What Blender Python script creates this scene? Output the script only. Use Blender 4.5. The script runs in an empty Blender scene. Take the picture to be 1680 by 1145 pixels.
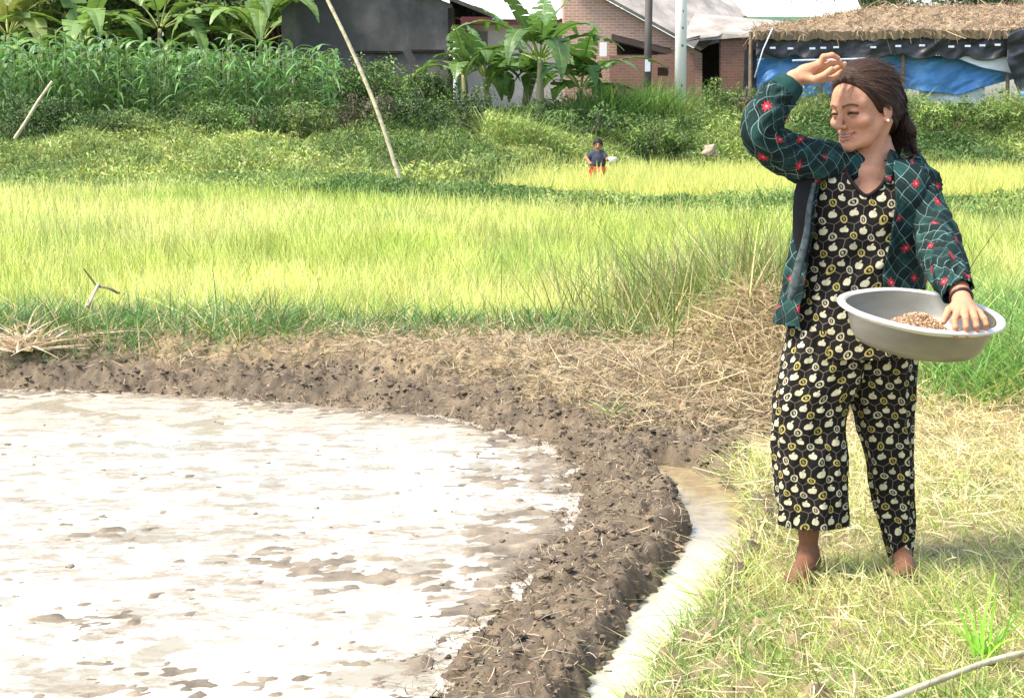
import bpy, math, random
import numpy as np
from math import radians as RAD
random.seed(7); rng = np.random.default_rng(7)
scene = bpy.context.scene
COLL = scene.collection

# ------------------------------------------------------------------ camera
CAM_H, PITCH, FPX = 1.36, RAD(8.2), 2660.0          # eye height, pitch, focal length in photo pixels (1680 wide)
cam = bpy.data.cameras.new("camera"); camo = bpy.data.objects.new("camera", cam); COLL.objects.link(camo)
camo.location = (0, 0, CAM_H); camo.rotation_euler = (RAD(90) - PITCH, 0, 0)
cam.sensor_width = 36; cam.lens = FPX / 1680 * 36; cam.clip_start = 0.1; cam.clip_end = 2000
scene.camera = camo
cP, sP = math.cos(PITCH), math.sin(PITCH)

# ------------------------------------------------------------------ light
SUN_EL, SUN_AZ = RAD(57), RAD(-112)                  # azimuth from +Y, clockwise: the sun stands to the left, a little behind the camera
sd = (math.cos(SUN_EL) * math.sin(SUN_AZ), math.cos(SUN_EL) * math.cos(SUN_AZ), math.sin(SUN_EL))
w = bpy.data.worlds.new("World"); scene.world = w; w.use_nodes = True
nt = w.node_tree; bg = nt.nodes["Background"]
sky = nt.nodes.new("ShaderNodeTexSky"); sky.sky_type = 'NISHITA'; sky.sun_disc = False
sky.sun_elevation = SUN_EL; sky.sun_rotation = SUN_AZ
sky.air_density = 1.0; sky.dust_density = 2.5; sky.ozone_density = 1.0
nt.links.new(sky.outputs[0], bg.inputs[0]); bg.inputs[1].default_value = 0.15
sl = bpy.data.lights.new("sun", 'SUN'); sl.energy = 2.7; sl.angle = RAD(12); sl.color = (1.0, 0.925, 0.80)
so = bpy.data.objects.new("sun", sl); COLL.objects.link(so)
from mathutils import Vector, Matrix
so.rotation_euler = Vector(sd).to_track_quat('Z', 'Y').to_euler(); so.location = Vector(sd) * 60
scene.view_settings.view_transform = 'Standard'; scene.view_settings.look = 'None'
scene.view_settings.gamma = 1; scene.view_settings.exposure = 1.38
scene.render.engine = 'CYCLES'
scene.cycles.max_bounces = 6; scene.cycles.transparent_max_bounces = 6

# ------------------------------------------------------------------ photo pixel -> place
def at(px, py, Y):
    u = (px - 840) / FPX; v = -(py - 572.5) / FPX
    d = np.array([u, cP + v * sP, -sP + v * cP]); t = Y / d[1]
    return np.array([0, 0, CAM_H]) + d * t
def gp(px, py, z=0.0):
    u = (px - 840) / FPX; v = -(py - 572.5) / FPX
    d = np.array([u, cP + v * sP, -sP + v * cP]); t = (z - CAM_H) / d[2]
    return (d * t)[:2]
def zat(py, Y): return float(at(840, py, Y)[2])
def xat(px, Y, z):                                     # x of a pixel column at a known distance and height
    depth = Y * cP + (CAM_H - z) * sP
    return (px - 840) / FPX * depth

# ------------------------------------------------------------------ tagging and mesh helpers
def tag(o, label=None, cat=None, group=None, kind=None):
    if label: o["label"] = label
    if cat: o["category"] = cat
    if group: o["group"] = group
    if kind: o["kind"] = kind
    return o
def empty(name, loc, label=None, cat=None, group=None, rz=0.0):
    o = bpy.data.objects.new(name, None); COLL.objects.link(o); o.location = loc; o.rotation_euler = (0, 0, rz)
    return tag(o, label, cat, group)
def mesh_np(name, V, Q=None, T=None, col=None, uv=None, smooth=True, mat=None, parent=None, wspace=True):
    V = np.asarray(V, np.float32); parts = []; sizes = []
    if Q is not None and len(Q): Q = np.asarray(Q, np.int32); parts.append(Q.ravel()); sizes.append(np.full(len(Q), 4, np.int32))
    if T is not None and len(T): T = np.asarray(T, np.int32); parts.append(T.ravel()); sizes.append(np.full(len(T), 3, np.int32))
    idx = np.concatenate(parts); sz = np.concatenate(sizes); st = np.concatenate([[0], np.cumsum(sz)[:-1]]).astype(np.int32)
    me = bpy.data.meshes.new(name)
    me.vertices.add(len(V)); me.vertices.foreach_set("co", V.ravel())
    me.loops.add(len(idx)); me.loops.foreach_set("vertex_index", idx)
    me.polygons.add(len(sz)); me.polygons.foreach_set("loop_start", st)
    try: me.polygons.foreach_set("loop_total", sz)
    except Exception: pass
    me.update(calc_edges=True)
    me.polygons.foreach_set("use_smooth", np.full(len(sz), smooth, bool))
    if col is not None:
        c = np.asarray(col, np.float32)
        if c.shape[1] == 3: c = np.concatenate([c, np.ones((len(c), 1), np.float32)], 1)
        a = me.color_attributes.new("tint", 'FLOAT_COLOR', 'POINT'); a.data.foreach_set("color", c.ravel())
    if uv is not None:
        l = me.uv_layers.new(name="UVMap"); l.data.foreach_set("uv", np.asarray(uv, np.float32)[idx].ravel())
    if mat is not None: me.materials.append(mat)
    me.validate()
    o = bpy.data.objects.new(name, me); COLL.objects.link(o)
    if parent is not None:
        o.parent = parent
        if wspace:
            q = parent; M = Matrix.Identity(4)
            while q is not None: M = (Matrix.Translation(q.location) @ q.rotation_euler.to_matrix().to_4x4()) @ M; q = q.parent
            o.matrix_parent_inverse = M.inverted()
    return o
class MB:                                              # collects pieces of one mesh
    def __init__(s): s.V = []; s.Q = []; s.T = []; s.C = []; s.n = 0
    def add(s, V, Q=None, T=None, col=(1, 1, 1)):
        V = np.asarray(V, float)
        if Q is not None and len(Q): s.Q.append(np.asarray(Q) + s.n)
        if T is not None and len(T): s.T.append(np.asarray(T) + s.n)
        c = np.asarray(col, float)
        s.C.append(np.tile(c, (len(V), 1)) if c.ndim == 1 else c); s.V.append(V); s.n += len(V); return s
    def box(s, lo, hi, col=(1, 1, 1)):
        x0, y0, z0 = lo; x1, y1, z1 = hi
        V = [(x0,y0,z0),(x1,y0,z0),(x1,y1,z0),(x0,y1,z0),(x0,y0,z1),(x1,y0,z1),(x1,y1,z1),(x0,y1,z1)]
        return s.add(V, [(0,3,2,1),(4,5,6,7),(0,1,5,4),(1,2,6,5),(2,3,7,6),(3,0,4,7)], col=col)
    def prism(s, P, d, col=(1, 1, 1)):                 # polygon P (n,3) pushed along d
        P = np.asarray(P, float); n = len(P); d = np.asarray(d, float)
        V = np.concatenate([P, P + d]); Q = [(i, (i+1) % n, n + (i+1) % n, n + i) for i in range(n)]
        T = [(0, i+1, i) for i in range(1, n-1)] + [(n, n+i, n+i+1) for i in range(1, n-1)]
        return s.add(V, Q, T, col)
    def tube(s, P, R, seg=8, col=(1, 1, 1), cap=True):
        V, Q, T = tube(P, R, seg, cap); return s.add(V, Q, T, col)
    def build(s, name, mat, parent=None, smooth=False, wspace=True):
        V = np.concatenate(s.V); Q = np.concatenate(s.Q) if s.Q else None; T = np.concatenate(s.T) if s.T else None
        return mesh_np(name, V, Q, T, np.concatenate(s.C), None, smooth, mat, parent, wspace)
def frames(P):
    P = np.asarray(P, float); t = np.gradient(P, axis=0); t /= np.linalg.norm(t, axis=1)[:, None] + 1e-9
    ref = np.array([0, 0, 1.0]) if abs(t[:, 2]).mean() < .8 else np.array([0, 1.0, 0])
    a = np.cross(t, ref); a /= np.linalg.norm(a, axis=1)[:, None] + 1e-9
    return t, a, np.cross(a, t)
def tube(P, R, seg=8, cap=True):
    P = np.asarray(P, float); n = len(P); R = np.broadcast_to(np.asarray(R, float), (n,))
    t, a, b = frames(P); th = np.arange(seg) / seg * 2 * np.pi
    V = (P[:, None] + R[:, None, None] * (a[:, None] * np.cos(th)[None, :, None] + b[:, None] * np.sin(th)[None, :, None])).reshape(-1, 3)
    Q = [(i*seg + j, i*seg + (j+1) % seg, (i+1)*seg + (j+1) % seg, (i+1)*seg + j) for i in range(n-1) for j in range(seg)]
    T = None
    if cap:
        V = np.concatenate([V, P[:1], P[-1:]]); c0, c1 = n*seg, n*seg + 1
        T = [(c0, (j+1) % seg, j) for j in range(seg)] + [(c1, (n-1)*seg + j, (n-1)*seg + (j+1) % seg) for j in range(seg)]
    return V, Q, T
def catmull(P, m):
    P = np.asarray(P, float); n = len(P); u = np.linspace(0, n - 1, m); i = np.clip(u.astype(int), 0, n - 2); f = (u - i)[:, None]
    g = lambda k: P[np.clip(k, 0, n - 1)]
    p0, p1, p2, p3 = g(i-1), g(i), g(i+1), g(i+2)
    return .5 * ((2*p1) + (p2-p0)*f + (2*p0 - 5*p1 + 4*p2 - p3)*f**2 + (3*p1 - p0 - 3*p2 + p3)*f**3)

# noise
def _h(i, j, k, s):
    n = (i.astype(np.int64) * 374761393 + j.astype(np.int64) * 668265263 + k.astype(np.int64) * 2147483647 + s * 974634777) & 0xffffffff
    n = ((n ^ (n >> 13)) * 1274126177) & 0xffffffff
    n = ((n ^ (n >> 15)) * 2246822519) & 0xffffffff
    return ((n ^ (n >> 16)) & 0xffffff) / float(0xffffff)
def noise(x, y, z=None, s=0):
    x = np.asarray(x, float); y = np.asarray(y, float); z = np.zeros_like(x) if z is None else np.asarray(z, float)
    i, j, k = np.floor(x), np.floor(y), np.floor(z); u, v, w_ = x - i, y - j, z - k
    u = u*u*(3-2*u); v = v*v*(3-2*v); w_ = w_*w_*(3-2*w_); r = 0
    for a in (0, 1):
        for b in (0, 1):
            for c in (0, 1):
                r = r + _h(i+a, j+b, k+c, s) * (u if a else 1-u) * (v if b else 1-v) * (w_ if c else 1-w_)
    return r * 2 - 1
def fbm(x, y, z=None, s=0, o=4):
    r = 0; a = 1; t = 0
    for q in range(o): r = r + a * noise(np.asarray(x) * 2**q, np.asarray(y) * 2**q, None if z is None else np.asarray(z) * 2**q, s + q * 17); t += a; a *= .5
    return r / t
def sstep(a, b, x): t = np.clip((x - a) / (b - a), 0, 1); return t*t*(3-2*t)
def sdpoly(P, x, y):                                    # signed distance, negative inside
    P = np.asarray(P, float); d = np.full(x.shape, 1e9); s = np.zeros(x.shape, bool)
    for k in range(len(P)):
        a, b = P[k], P[(k+1) % len(P)]; ex, ey = b - a; wx, wy = x - a[0], y - a[1]
        t = np.clip((wx*ex + wy*ey) / (ex*ex + ey*ey + 1e-12), 0, 1)
        d = np.minimum(d, (wx - ex*t)**2 + (wy - ey*t)**2)
        c = ((a[1] > y) != (b[1] > y)) & (x < (b[0]-a[0]) * (y-a[1]) / (b[1]-a[1] + 1e-12) + a[0]); s ^= c
    return np.sqrt(d) * np.where(s, -1, 1)

# ------------------------------------------------------------------ materials
class N:                                               # tiny expression helper over math nodes
    def __init__(s, nt, sock): s.nt, s.s = nt, sock
    def _m(s, op, *a):
        n = s.nt.nodes.new("ShaderNodeMath"); n.operation = op
        for i, v in enumerate(a):
            if isinstance(v, N): s.nt.links.new(v.s, n.inputs[i])
            else: n.inputs[i].default_value = v
        return N(s.nt, n.outputs[0])
    def __add__(s, o): return s._m('ADD', s, o)
    def __sub__(s, o): return s._m('SUBTRACT', s, o)
    def __rsub__(s, o): return s._m('SUBTRACT', o, s)
    def __mul__(s, o): return s._m('MULTIPLY', s, o)
    __radd__ = __add__; __rmul__ = __mul__
    def __truediv__(s, o): return s._m('DIVIDE', s, o)
    def lt(s, o): return s._m('LESS_THAN', s, o)
    def gt(s, o): return s._m('GREATER_THAN', s, o)
    def abs(s): return s._m('ABSOLUTE', s)
    def min(s, o): return s._m('MINIMUM', s, o)
    def max(s, o): return s._m('MAXIMUM', s, o)
    def sqrt(s): return s._m('SQRT', s)
    def frac(s): return s._m('FRACT', s)
    def floor(s): return s._m('FLOOR', s)
    def clamp(s): return s.min(1.0).max(0.0)
    def step(s, a, b): return ((s - a) / (b - a)).clamp()
class Mat:
    def __init__(s, name, rough=.8, spec=.3):
        s.m = bpy.data.materials.new(name); s.m.use_nodes = True; s.nt = s.m.node_tree
        s.b = s.nt.nodes["Principled BSDF"]; s.b.inputs["Roughness"].default_value = rough
        s.b.inputs["Specular IOR Level"].default_value = spec
    def node(s, t, **k):
        n = s.nt.nodes.new(t)
        for a, v in k.items(): setattr(n, a, v)
        return n
    def link(s, a, b): s.nt.links.new(a.s if isinstance(a, N) else a, b)
    def tint(s):
        n = s.node("ShaderNodeAttribute", attribute_name="tint"); return n.outputs["Color"]
    def coord(s, kind="Object"):
        if kind == "Position": return s.node("ShaderNodeNewGeometry").outputs["Position"]
        return s.node("ShaderNodeTexCoord").outputs[kind]
    def noise(s, scale, vec=None, detail=4, rough=.6, stretch=None):
        n = s.node("ShaderNodeTexNoise"); n.inputs["Scale"].default_value = scale; n.inputs["Detail"].default_value = detail; n.inputs["Roughness"].default_value = rough
        v = vec or s.coord("Position")
        if stretch:
            mp = s.node("ShaderNodeMapping"); mp.inputs["Scale"].default_value = stretch; s.link(v, mp.inputs[0]); v = mp.outputs[0]
        s.link(v, n.inputs["Vector"]); return N(s.nt, n.outputs[0])
    def mix(s, f, a, b, mode='MIX'):
        n = s.node("ShaderNodeMix", data_type='RGBA', blend_type=mode)
        if isinstance(f, (int, float)): n.inputs[0].default_value = f
        else: s.link(f, n.inputs[0])
        for v, k in ((a, 6), (b, 7)):
            if isinstance(v, tuple): n.inputs[k].default_value = (*v, 1)
            else: s.link(v, n.inputs[k])
        return n.outputs[2]
    def bump(s, h, strength=.4, dist=.01):
        n = s.node("ShaderNodeBump"); n.inputs["Strength"].default_value = strength; n.inputs["Distance"].default_value = dist
        s.link(h, n.inputs["Height"]); s.link(n.outputs[0], s.b.inputs["Normal"])
    def base(s, c):
        if isinstance(c, tuple): s.b.inputs["Base Color"].default_value = (*c, 1)
        else: s.link(c, s.b.inputs["Base Color"])
def leaf_mat(name, trans=.35, rough=.5, spec=.35, nsc=None):
    m = Mat(name, rough, spec); c = m.tint()
    if nsc: c = m.mix(m.noise(nsc).step(.35, .7) * .35, c, (.5, .45, .25), 'MIX')
    m.base(c)
    tr = m.node("ShaderNodeBsdfTranslucent"); m.link(m.mix(1.0, c, (1.15, 1.2, .7), 'MULTIPLY'), tr.inputs[0])
    mx = m.node("ShaderNodeMixShader"); mx.inputs[0].default_value = trans
    out = [n for n in m.nt.nodes if n.type == 'OUTPUT_MATERIAL'][0]
    m.link(m.b.outputs[0], mx.inputs[1]); m.link(tr.outputs[0], mx.inputs[2]); m.link(mx.outputs[0], out.inputs[0])
    return m.m
def plain(name, c, rough=.8, spec=.3, nscale=8, var=.25, bump=0, bdist=.01, stretch=None, metal=0):
    m = Mat(name, rough, spec); n = m.noise(nscale, stretch=stretch)
    m.base(m.mix(n.step(.3, .7), tuple(x * (1 - var) for x in c), tuple(min(1, x * (1 + var)) for x in c)))
    m.b.inputs["Metallic"].default_value = metal
    if bump: m.bump(m.noise(nscale * 3, stretch=stretch), bump, bdist)
    return m.m

# blades: strips that start at P, run along D and bend towards B
def blades(P, D, L, W, B, seg=3, taper=1.0, col=None, side=None, fold=0.0):
    P = np.asarray(P, float); n = len(P); L = np.broadcast_to(L, (n,)); W = np.broadcast_to(W, (n,))
    D = D / (np.linalg.norm(D, axis=1)[:, None] + 1e-9)
    if side is None:
        side = np.cross(D, rng.normal(size=(n, 3)))
    side = side / (np.linalg.norm(side, axis=1)[:, None] + 1e-9)
    V = np.zeros((n, (seg + 1) * 2, 3))
    for k in range(seg + 1):
        t = k / seg; c = P + D * (L * t)[:, None] + B * (L * t * t)[:, None]
        wd = W * (1 - t ** 1.6 * taper * .96) * (.55 + .45 * min(1, t * 3 + .2)) * .5
        V[:, 2*k] = c - side * wd[:, None]; V[:, 2*k+1] = c + side * wd[:, None]
    base = (np.arange(n) * (seg + 1) * 2)[:, None, None]
    q = np.array([(2*k, 2*k+1, 2*k+3, 2*k+2) for k in range(seg)])[None]
    C = None if col is None else np.repeat(col, (seg + 1) * 2, axis=0)
    return V.reshape(-1, 3), (base + q).reshape(-1, 4), C
def leaves(P, Nn, L, W, col):                          # small pointed leaves: folded diamonds
    n = len(P); Nn = Nn / (np.linalg.norm(Nn, axis=1)[:, None] + 1e-9)
    D = np.cross(Nn, rng.normal(size=(n, 3))); D /= np.linalg.norm(D, axis=1)[:, None] + 1e-9
    S = np.cross(Nn, D); L = np.broadcast_to(L, (n,))[:, None]; W = np.broadcast_to(W, (n,))[:, None]
    V = np.stack([P - D*L*.5, P + S*W*.5 + Nn*W*.12, P + D*L*.5 - Nn*L*.15, P - S*W*.5 + Nn*W*.12], 1)
    Q = np.arange(n * 4).reshape(n, 4)
    return V.reshape(-1, 3), Q, np.repeat(col, 4, axis=0)
def varcol(base, n, v=.2, hue=.08):
    b = np.asarray(base, float); b = np.tile(b, (n, 1)) if b.ndim == 1 else b
    return np.clip(b * (1 + v * rng.normal(size=(n, 1))) * (1 + hue * rng.normal(size=(n, 3))), .004, .95)
# ================================================================== GROUND
Z_PAD, Z_DIT = -.100, -.085
PADDY = np.array([gp(a, b, Z_PAD) for a, b in [(-900,628),(-200,634),(0,640),(150,643),(300,650),(450,660),(600,674),(700,684),(760,694),(820,712),(880,722),(905,745),(940,765),(925,790),(945,820),(925,850),(930,880),(890,905),(850,950),(830,985),(775,1030),(735,1060),(715,1095),(680,1145),(640,1260),(600,1400),(-900,1500)]])
DITCH = np.array([gp(a, b, Z_DIT) for a, b in [(1060,758),(1085,764),(1125,770),(1172,786),(1208,818),(1218,850),(1206,905),(1174,950),(1146,1009),(1112,1060),(1076,1103),(1046,1145),(980,1230),(920,1350),(800,1350),(880,1230),(962,1145),(990,1112),(1024,1055),(1048,1000),(1080,965),(1112,930),(1135,882),(1128,842),(1106,806),(1080,782)]])
XH, YH = 1.38, 8.7                                    # straw heap on the bund
def ground_z(x, y, rough=True):
    x = np.asarray(x, float); y = np.asarray(y, float)
    d = sdpoly(PADDY, x, y) + .05 * fbm(x * 6, y * 6, s=3); e = sdpoly(DITCH, x, y) + .035 * fbm(x * 9, y * 9, s=5) + .02 * fbm(x * 26, y * 26, s=6, o=2)
    B = sstep(6.7, 8.0, y); fall = 1 - sstep(9.5, 10.1, y)
    z = -.125 + .100 * sstep(-.04, .22, d) + B * fall * .15 * sstep(.08, .6, d)
    z = z + .03 * sstep(0, .1, d) * (1 - B) * np.exp(-(e / .16) ** 2)
    z = z + .25 * np.exp(-((x - XH) / .36) ** 2 - ((y - YH) / .55) ** 2)
    z = -.16 + (z + .16) * sstep(-.05, .08, e)
    start = 26.5 + 7.5 * sstep(-1.5, 2.5, x)
    z = z + .8 * sstep(start, 38.5, y)
    strip = 26 - 8 * sstep(-7, 4, x); z = z + .12 * np.exp(-((y - strip - 1.6) / 1.3) ** 2)
    if rough:
        dirt = sstep(-.02, .06, d) * (1 - sstep(1.2, 1.7, d)) * (1 - sstep(.9, 1.3, x - .0 * y)) * (y < 10)
        n1 = np.abs(fbm(x * 11, y * 11, s=11, o=4)); n2 = fbm(x * 30, y * 30, s=12, o=3)
        z = z + dirt * (.060 * n1 + .036 * np.abs(fbm(x * 24, y * 30, s=12, o=3)) + .026 * fbm(x * 48, y * 48, s=14, o=2) - .016)
        pad = 1 - sstep(-.03, .03, d)
        edge = np.exp(np.minimum(d, 0) / .35)
        z = z + pad * (.0165 + .020 * fbm(x * 20, y * 26, s=21, o=3) + .009 * fbm(x * 3, y * 5, s=26, o=2) - .010 * np.abs(fbm(x * 3, y * 5, s=24, o=2)) + .010 * fbm(x * 1.3, y * 2, s=23, o=3) + .017 * edge - .006 * sstep(-.2, .4, fbm(x * .6, y * .8, s=29)))
        z = z + .02 * fbm(x * 1.5, y * 1.5, s=31) * (1 - pad)
    return z
def grow(a, b, s0, r):
    out = [a]; s = s0
    while abs(out[-1] - a) < abs(b - a): out.append(out[-1] + math.copysign(s, b - a)); s *= r
    return out[1:]
gx = np.array(sorted(grow(-3.5, -220, .025, 1.12)) + list(np.arange(-3.5, 2.6, .0165)) + grow(2.6, 220, .025, 1.12))
gy = np.array(sorted(grow(3.4, -20, .03, 1.25)) + list(np.arange(3.4, 10.3, .0165)) + grow(10.3, 400, .025, 1.05))
GX, GY = np.meshgrid(gx, gy); GZ = ground_z(GX, GY)
nx_, ny_ = len(gx), len(gy); ii = np.arange(nx_ * ny_).reshape(ny_, nx_)
GQ = np.stack([ii[:-1, :-1], ii[:-1, 1:], ii[1:, 1:], ii[1:, :-1]], -1).reshape(-1, 4)
dP = sdpoly(PADDY, GX, GY); dD = sdpoly(DITCH, GX, GY)
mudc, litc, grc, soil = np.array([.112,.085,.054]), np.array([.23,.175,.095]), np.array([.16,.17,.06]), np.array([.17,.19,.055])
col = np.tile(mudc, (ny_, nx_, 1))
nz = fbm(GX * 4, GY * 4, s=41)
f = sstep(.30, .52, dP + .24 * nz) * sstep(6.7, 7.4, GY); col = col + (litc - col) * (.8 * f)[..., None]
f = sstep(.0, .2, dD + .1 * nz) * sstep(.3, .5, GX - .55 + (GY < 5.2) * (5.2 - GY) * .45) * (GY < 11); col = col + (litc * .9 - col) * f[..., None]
f = sstep(9.3, 9.9, GY + .3 * nz); col = col + (soil - col) * f[..., None]
f = sstep(22, 27, GY); col = col + (np.array([.08, .10, .035]) - col) * f[..., None]
f = 1 - sstep(-.06, .04, dP); col = col + (np.array([.185, .152, .108]) - col) * f[..., None]
col *= np.clip(1 + .75 * fbm(GX * 12, GY * 16, s=43), .3, 2)[..., None]
m = Mat("soil", .75, .35)
t = m.tint(); m.base(m.mix(m.noise(45, detail=6).step(.3, .7) * .5, t, m.mix(1.0, t, (1.5, 1.5, 1.5), 'MULTIPLY')))
m.bump(m.noise(70, detail=8, rough=.7), .6, .012); M_SOIL = m.m
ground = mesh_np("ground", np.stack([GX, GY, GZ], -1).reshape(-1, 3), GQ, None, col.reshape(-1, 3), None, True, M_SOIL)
tag(ground, kind="structure")

# thin films of water: the flooded paddy and the ditch
def sheet(name, poly, z, mat, grow_=.12, step=.06):
    x0, y0 = poly.min(0) - .3; x1, y1 = poly.max(0) + .3
    X, Y = np.meshgrid(np.arange(x0, x1, step), np.arange(y0, y1, step)); k = sdpoly(poly, X, Y) < grow_
    i = np.arange(X.size).reshape(X.shape); q = np.stack([i[:-1,:-1], i[:-1,1:], i[1:,1:], i[1:,:-1]], -1)
    kk = k[:-1,:-1] & k[:-1,1:] & k[1:,1:] & k[1:,:-1]; q = q[kk]
    u, inv = np.unique(q, return_inverse=True)
    V = np.stack([X.ravel()[u], Y.ravel()[u], np.full(len(u), z)], 1)
    return tag(mesh_np(name, V, inv.reshape(-1, 4), None, None, None, True, mat), kind="structure")
m = Mat("muddy_water", .12, .5); m.b.inputs["IOR"].default_value = 1.333
n = m.noise(1.1, detail=4); n2 = m.noise(6, detail=5)
m.base(m.mix(m.noise(3.2, detail=7, rough=.65).step(.56, .60) * .8, m.mix(n2.step(.35, .65), m.mix(n.step(.35, .65), (.40, .355, .27), (.50, .45, .36)), (.54, .50, .41)), (.26, .225, .145)))
mud = m.noise(15, detail=9, rough=.72, stretch=(.55, 1, 1)).step(.49, .56) * m.noise(1.7, detail=5, rough=.6).step(.33, .50)
old = m.b.inputs["Base Color"].links[0].from_socket; m.base(m.mix(mud * .85, old, m.mix(m.noise(40).step(.3, .7), (.17, .14, .10), (.30, .255, .19)))); m.link(mud * .45 + .12, m.b.inputs["Roughness"])
m.bump(m.noise(9, detail=5) + mud * .5, .25, .008); M_WATER = m.m
sheet("paddy_water", PADDY, Z_PAD, M_WATER, .1)
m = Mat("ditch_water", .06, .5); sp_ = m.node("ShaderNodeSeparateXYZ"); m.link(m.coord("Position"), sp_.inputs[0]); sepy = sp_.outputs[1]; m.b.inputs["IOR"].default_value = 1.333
m.base(m.mix((5.75 - N(m.nt, sepy) + (m.noise(5, detail=5) - .5) * 1.2).step(0, .8), m.mix(m.noise(13, detail=6).step(.4, .6), (.24, .185, .10), (.33, .26, .15)), (.50, .455, .36))); m.bump(m.noise(16, detail=3, stretch=(1, .5, 1)), .10, .01)  # nearer stretch paler: white sky glare painted into the water colour
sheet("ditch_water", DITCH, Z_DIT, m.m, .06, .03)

# clods of mud thrown up on the banks
def clods(n, pts, smin, smax, seed, col):
    r = np.random.default_rng(seed)
    ico = np.array([(math.cos(a)*math.cos(b), math.sin(a)*math.cos(b), math.sin(b)) for b in (-1.2,-.5,.2,.8) for a in np.arange(6)/6*2*np.pi + b] + [(0,0,1),(0,0,-1)])
    Q = [(6*l+i, 6*l+(i+1)%6, 6*(l+1)+(i+1)%6, 6*(l+1)+i) for l in range(3) for i in range(6)]
    T = [(24, 18+i, 18+(i+1)%6) for i in range(6)] + [(25, (i+1)%6, i) for i in range(6)]
    S = smin * (smax / smin) ** (r.random(n) ** 2.2)
    sc = np.stack([S * r.uniform(.8, 1.7, n), S * r.uniform(.8, 1.5, n), S * r.uniform(.45, .9, n)], 1)
    v = ico[None] * (1 + .26 * r.normal(size=(n, 26, 1))) * sc[:, None]
    an = r.random(n) * 6.28; c, s = np.cos(an)[:, None], np.sin(an)[:, None]
    v = np.stack([v[..., 0]*c - v[..., 1]*s, v[..., 0]*s + v[..., 1]*c, v[..., 2]], -1) + pts[:, None]
    Q = (np.array(Q)[None] + (np.arange(n) * 26)[:, None, None]).reshape(-1, 4); T = (np.array(T)[None] + (np.arange(n) * 26)[:, None, None]).reshape(-1, 3)
    return v.reshape(-1, 3), Q, T, np.repeat(varcol(col, n, .30, .03), 26, axis=0)
def scatter(n, x0, x1, y0, y1, test):
    X = rng.uniform(x0, x1, n); Y = rng.uniform(y0, y1, n); k = rng.random(n) < test(X, Y); return X[k], Y[k]
def bank_density(x, y):
    d = sdpoly(PADDY, x, y); e = sdpoly(DITCH, x, y)
    near = np.where(y < 7.2, (x < xdit(y)), d < .32 + .15 * fbm(x*3, y*3, s=9))
    right = (x > .95) & (x < 1.45) & (y > 6.3) & (y < 7.0) & (e < .3)
    return ((d > -.02) & (e > .01) & (near | right)) * 1.0 + .05 * ((d < 0) & (d > -.25))
def xdit(y): return np.interp(y, [4.0, 4.4, 4.9, 5.4, 5.8, 6.3, 6.8, 7.2], [.24, .36, .60, .68, .66, .62, 1.2, 1.4])
X, Y = scatter(40000, -3.4, 1.6, 3.5, 9.6, bank_density)
v, q, t_, c = clods(len(X), np.stack([X, Y, ground_z(X, Y)], 1), .003, .015, 5, (.135, .104, .068))
tag(mesh_np("mud_clods", v, q, t_, c, None, False, M_SOIL), "lumps of brown mud heaped on the banks of the paddy and ditch", "mud", kind="stuff")
X, Y = scatter(1500, -3.0, .4, 3.8, 8.3, lambda x, y: (sdpoly(PADDY, x, y) < -.05) * (.12 + .88 * (fbm(x*1.3, y*1.3, s=77) > .10)))
v, q, t_, c = clods(len(X), np.stack([X, Y, np.full(len(X), Z_PAD - .002)], 1), .002, .013, 6, (.22, .18, .135))
tag(mesh_np("mud_lumps", v * [1, 1, 1], q, t_, c, None, True, M_SOIL), "small brown lumps poking out of the wet paddy mud", "mud", kind="stuff")

# ================================================================== CROPS, GRASS, STRAW
M_RICE = leaf_mat("rice_leaf", .45, .5, .3); M_GRASS = leaf_mat("grass_leaf", .3, .55, .3); M_STRAW = leaf_mat("straw", .15, .6, .3); M_LEAF = leaf_mat("herb_leaf", .25, .5, .35)
def field(name, XY, h, wid, cols, nb, label, cat, lean=.35, spread=.05, seg=3, mat=None, hvar=.2, bend=.5, taper=1.0):
    X = np.repeat(XY[0], nb); Y = np.repeat(XY[1], nb); n = len(X)
    X = X + rng.normal(size=n) * spread; Y = Y + rng.normal(size=n) * spread
    Z = ground_z(X, Y, False) - .02
    D = np.stack([rng.normal(size=n) * lean, rng.normal(size=n) * lean, np.ones(n)], 1); D /= np.linalg.norm(D, axis=1)[:, None]
    L = (h(X, Y) if callable(h) else h) * np.clip(1 + hvar * rng.normal(size=n), .3, 1.8)
    W = (wid(X, Y) if callable(wid) else wid) * rng.uniform(.7, 1.3, n)
    B = D * [1, 1, 0] * bend * rng.uniform(.3, 2, (n, 1)); B[:, 2] = -np.abs(B[:, 0] + B[:, 1]) * .5
    side = np.stack([np.ones(n), .35 * rng.normal(size=n), np.zeros(n)], 1) + rng.normal(size=(n, 3)) * .25
    c = cols(X, Y, n)
    V, Q, C = blades(np.stack([X, Y, Z], 1), D, L, W, B, seg, taper, c, side)
    o = mesh_np(name, V, Q, None, C, None, True, mat or M_RICE)
    return tag(o, label, cat, kind="stuff")
def far_edge(x): return 26 - 8 * sstep(-7, 4, x)
def sample_trap(n, y0, y1, pw=1.0, m=.345, add=1.0):
    u = rng.random(n); Y = y0 * (y1 / y0) ** u if pw == 1 else (y0**(pw) + u * (y1**pw - y0**pw)) ** (1/pw)
    return rng.uniform(-1, 1, n) * (m * Y + add), Y
X, Y = sample_trap(31000, 9.55, 27, 1, .45, 1.4)
k = (Y < far_edge(X) + .3 * rng.normal(size=len(X))) & ((Y > 10.4 + .35 * fbm(X * 1.5, Y, s=8)) | (X < .6)) & (Y > 9.75 + .2 * fbm(X * 2, X, s=4)); X, Y = X[k], Y[k]
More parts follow.
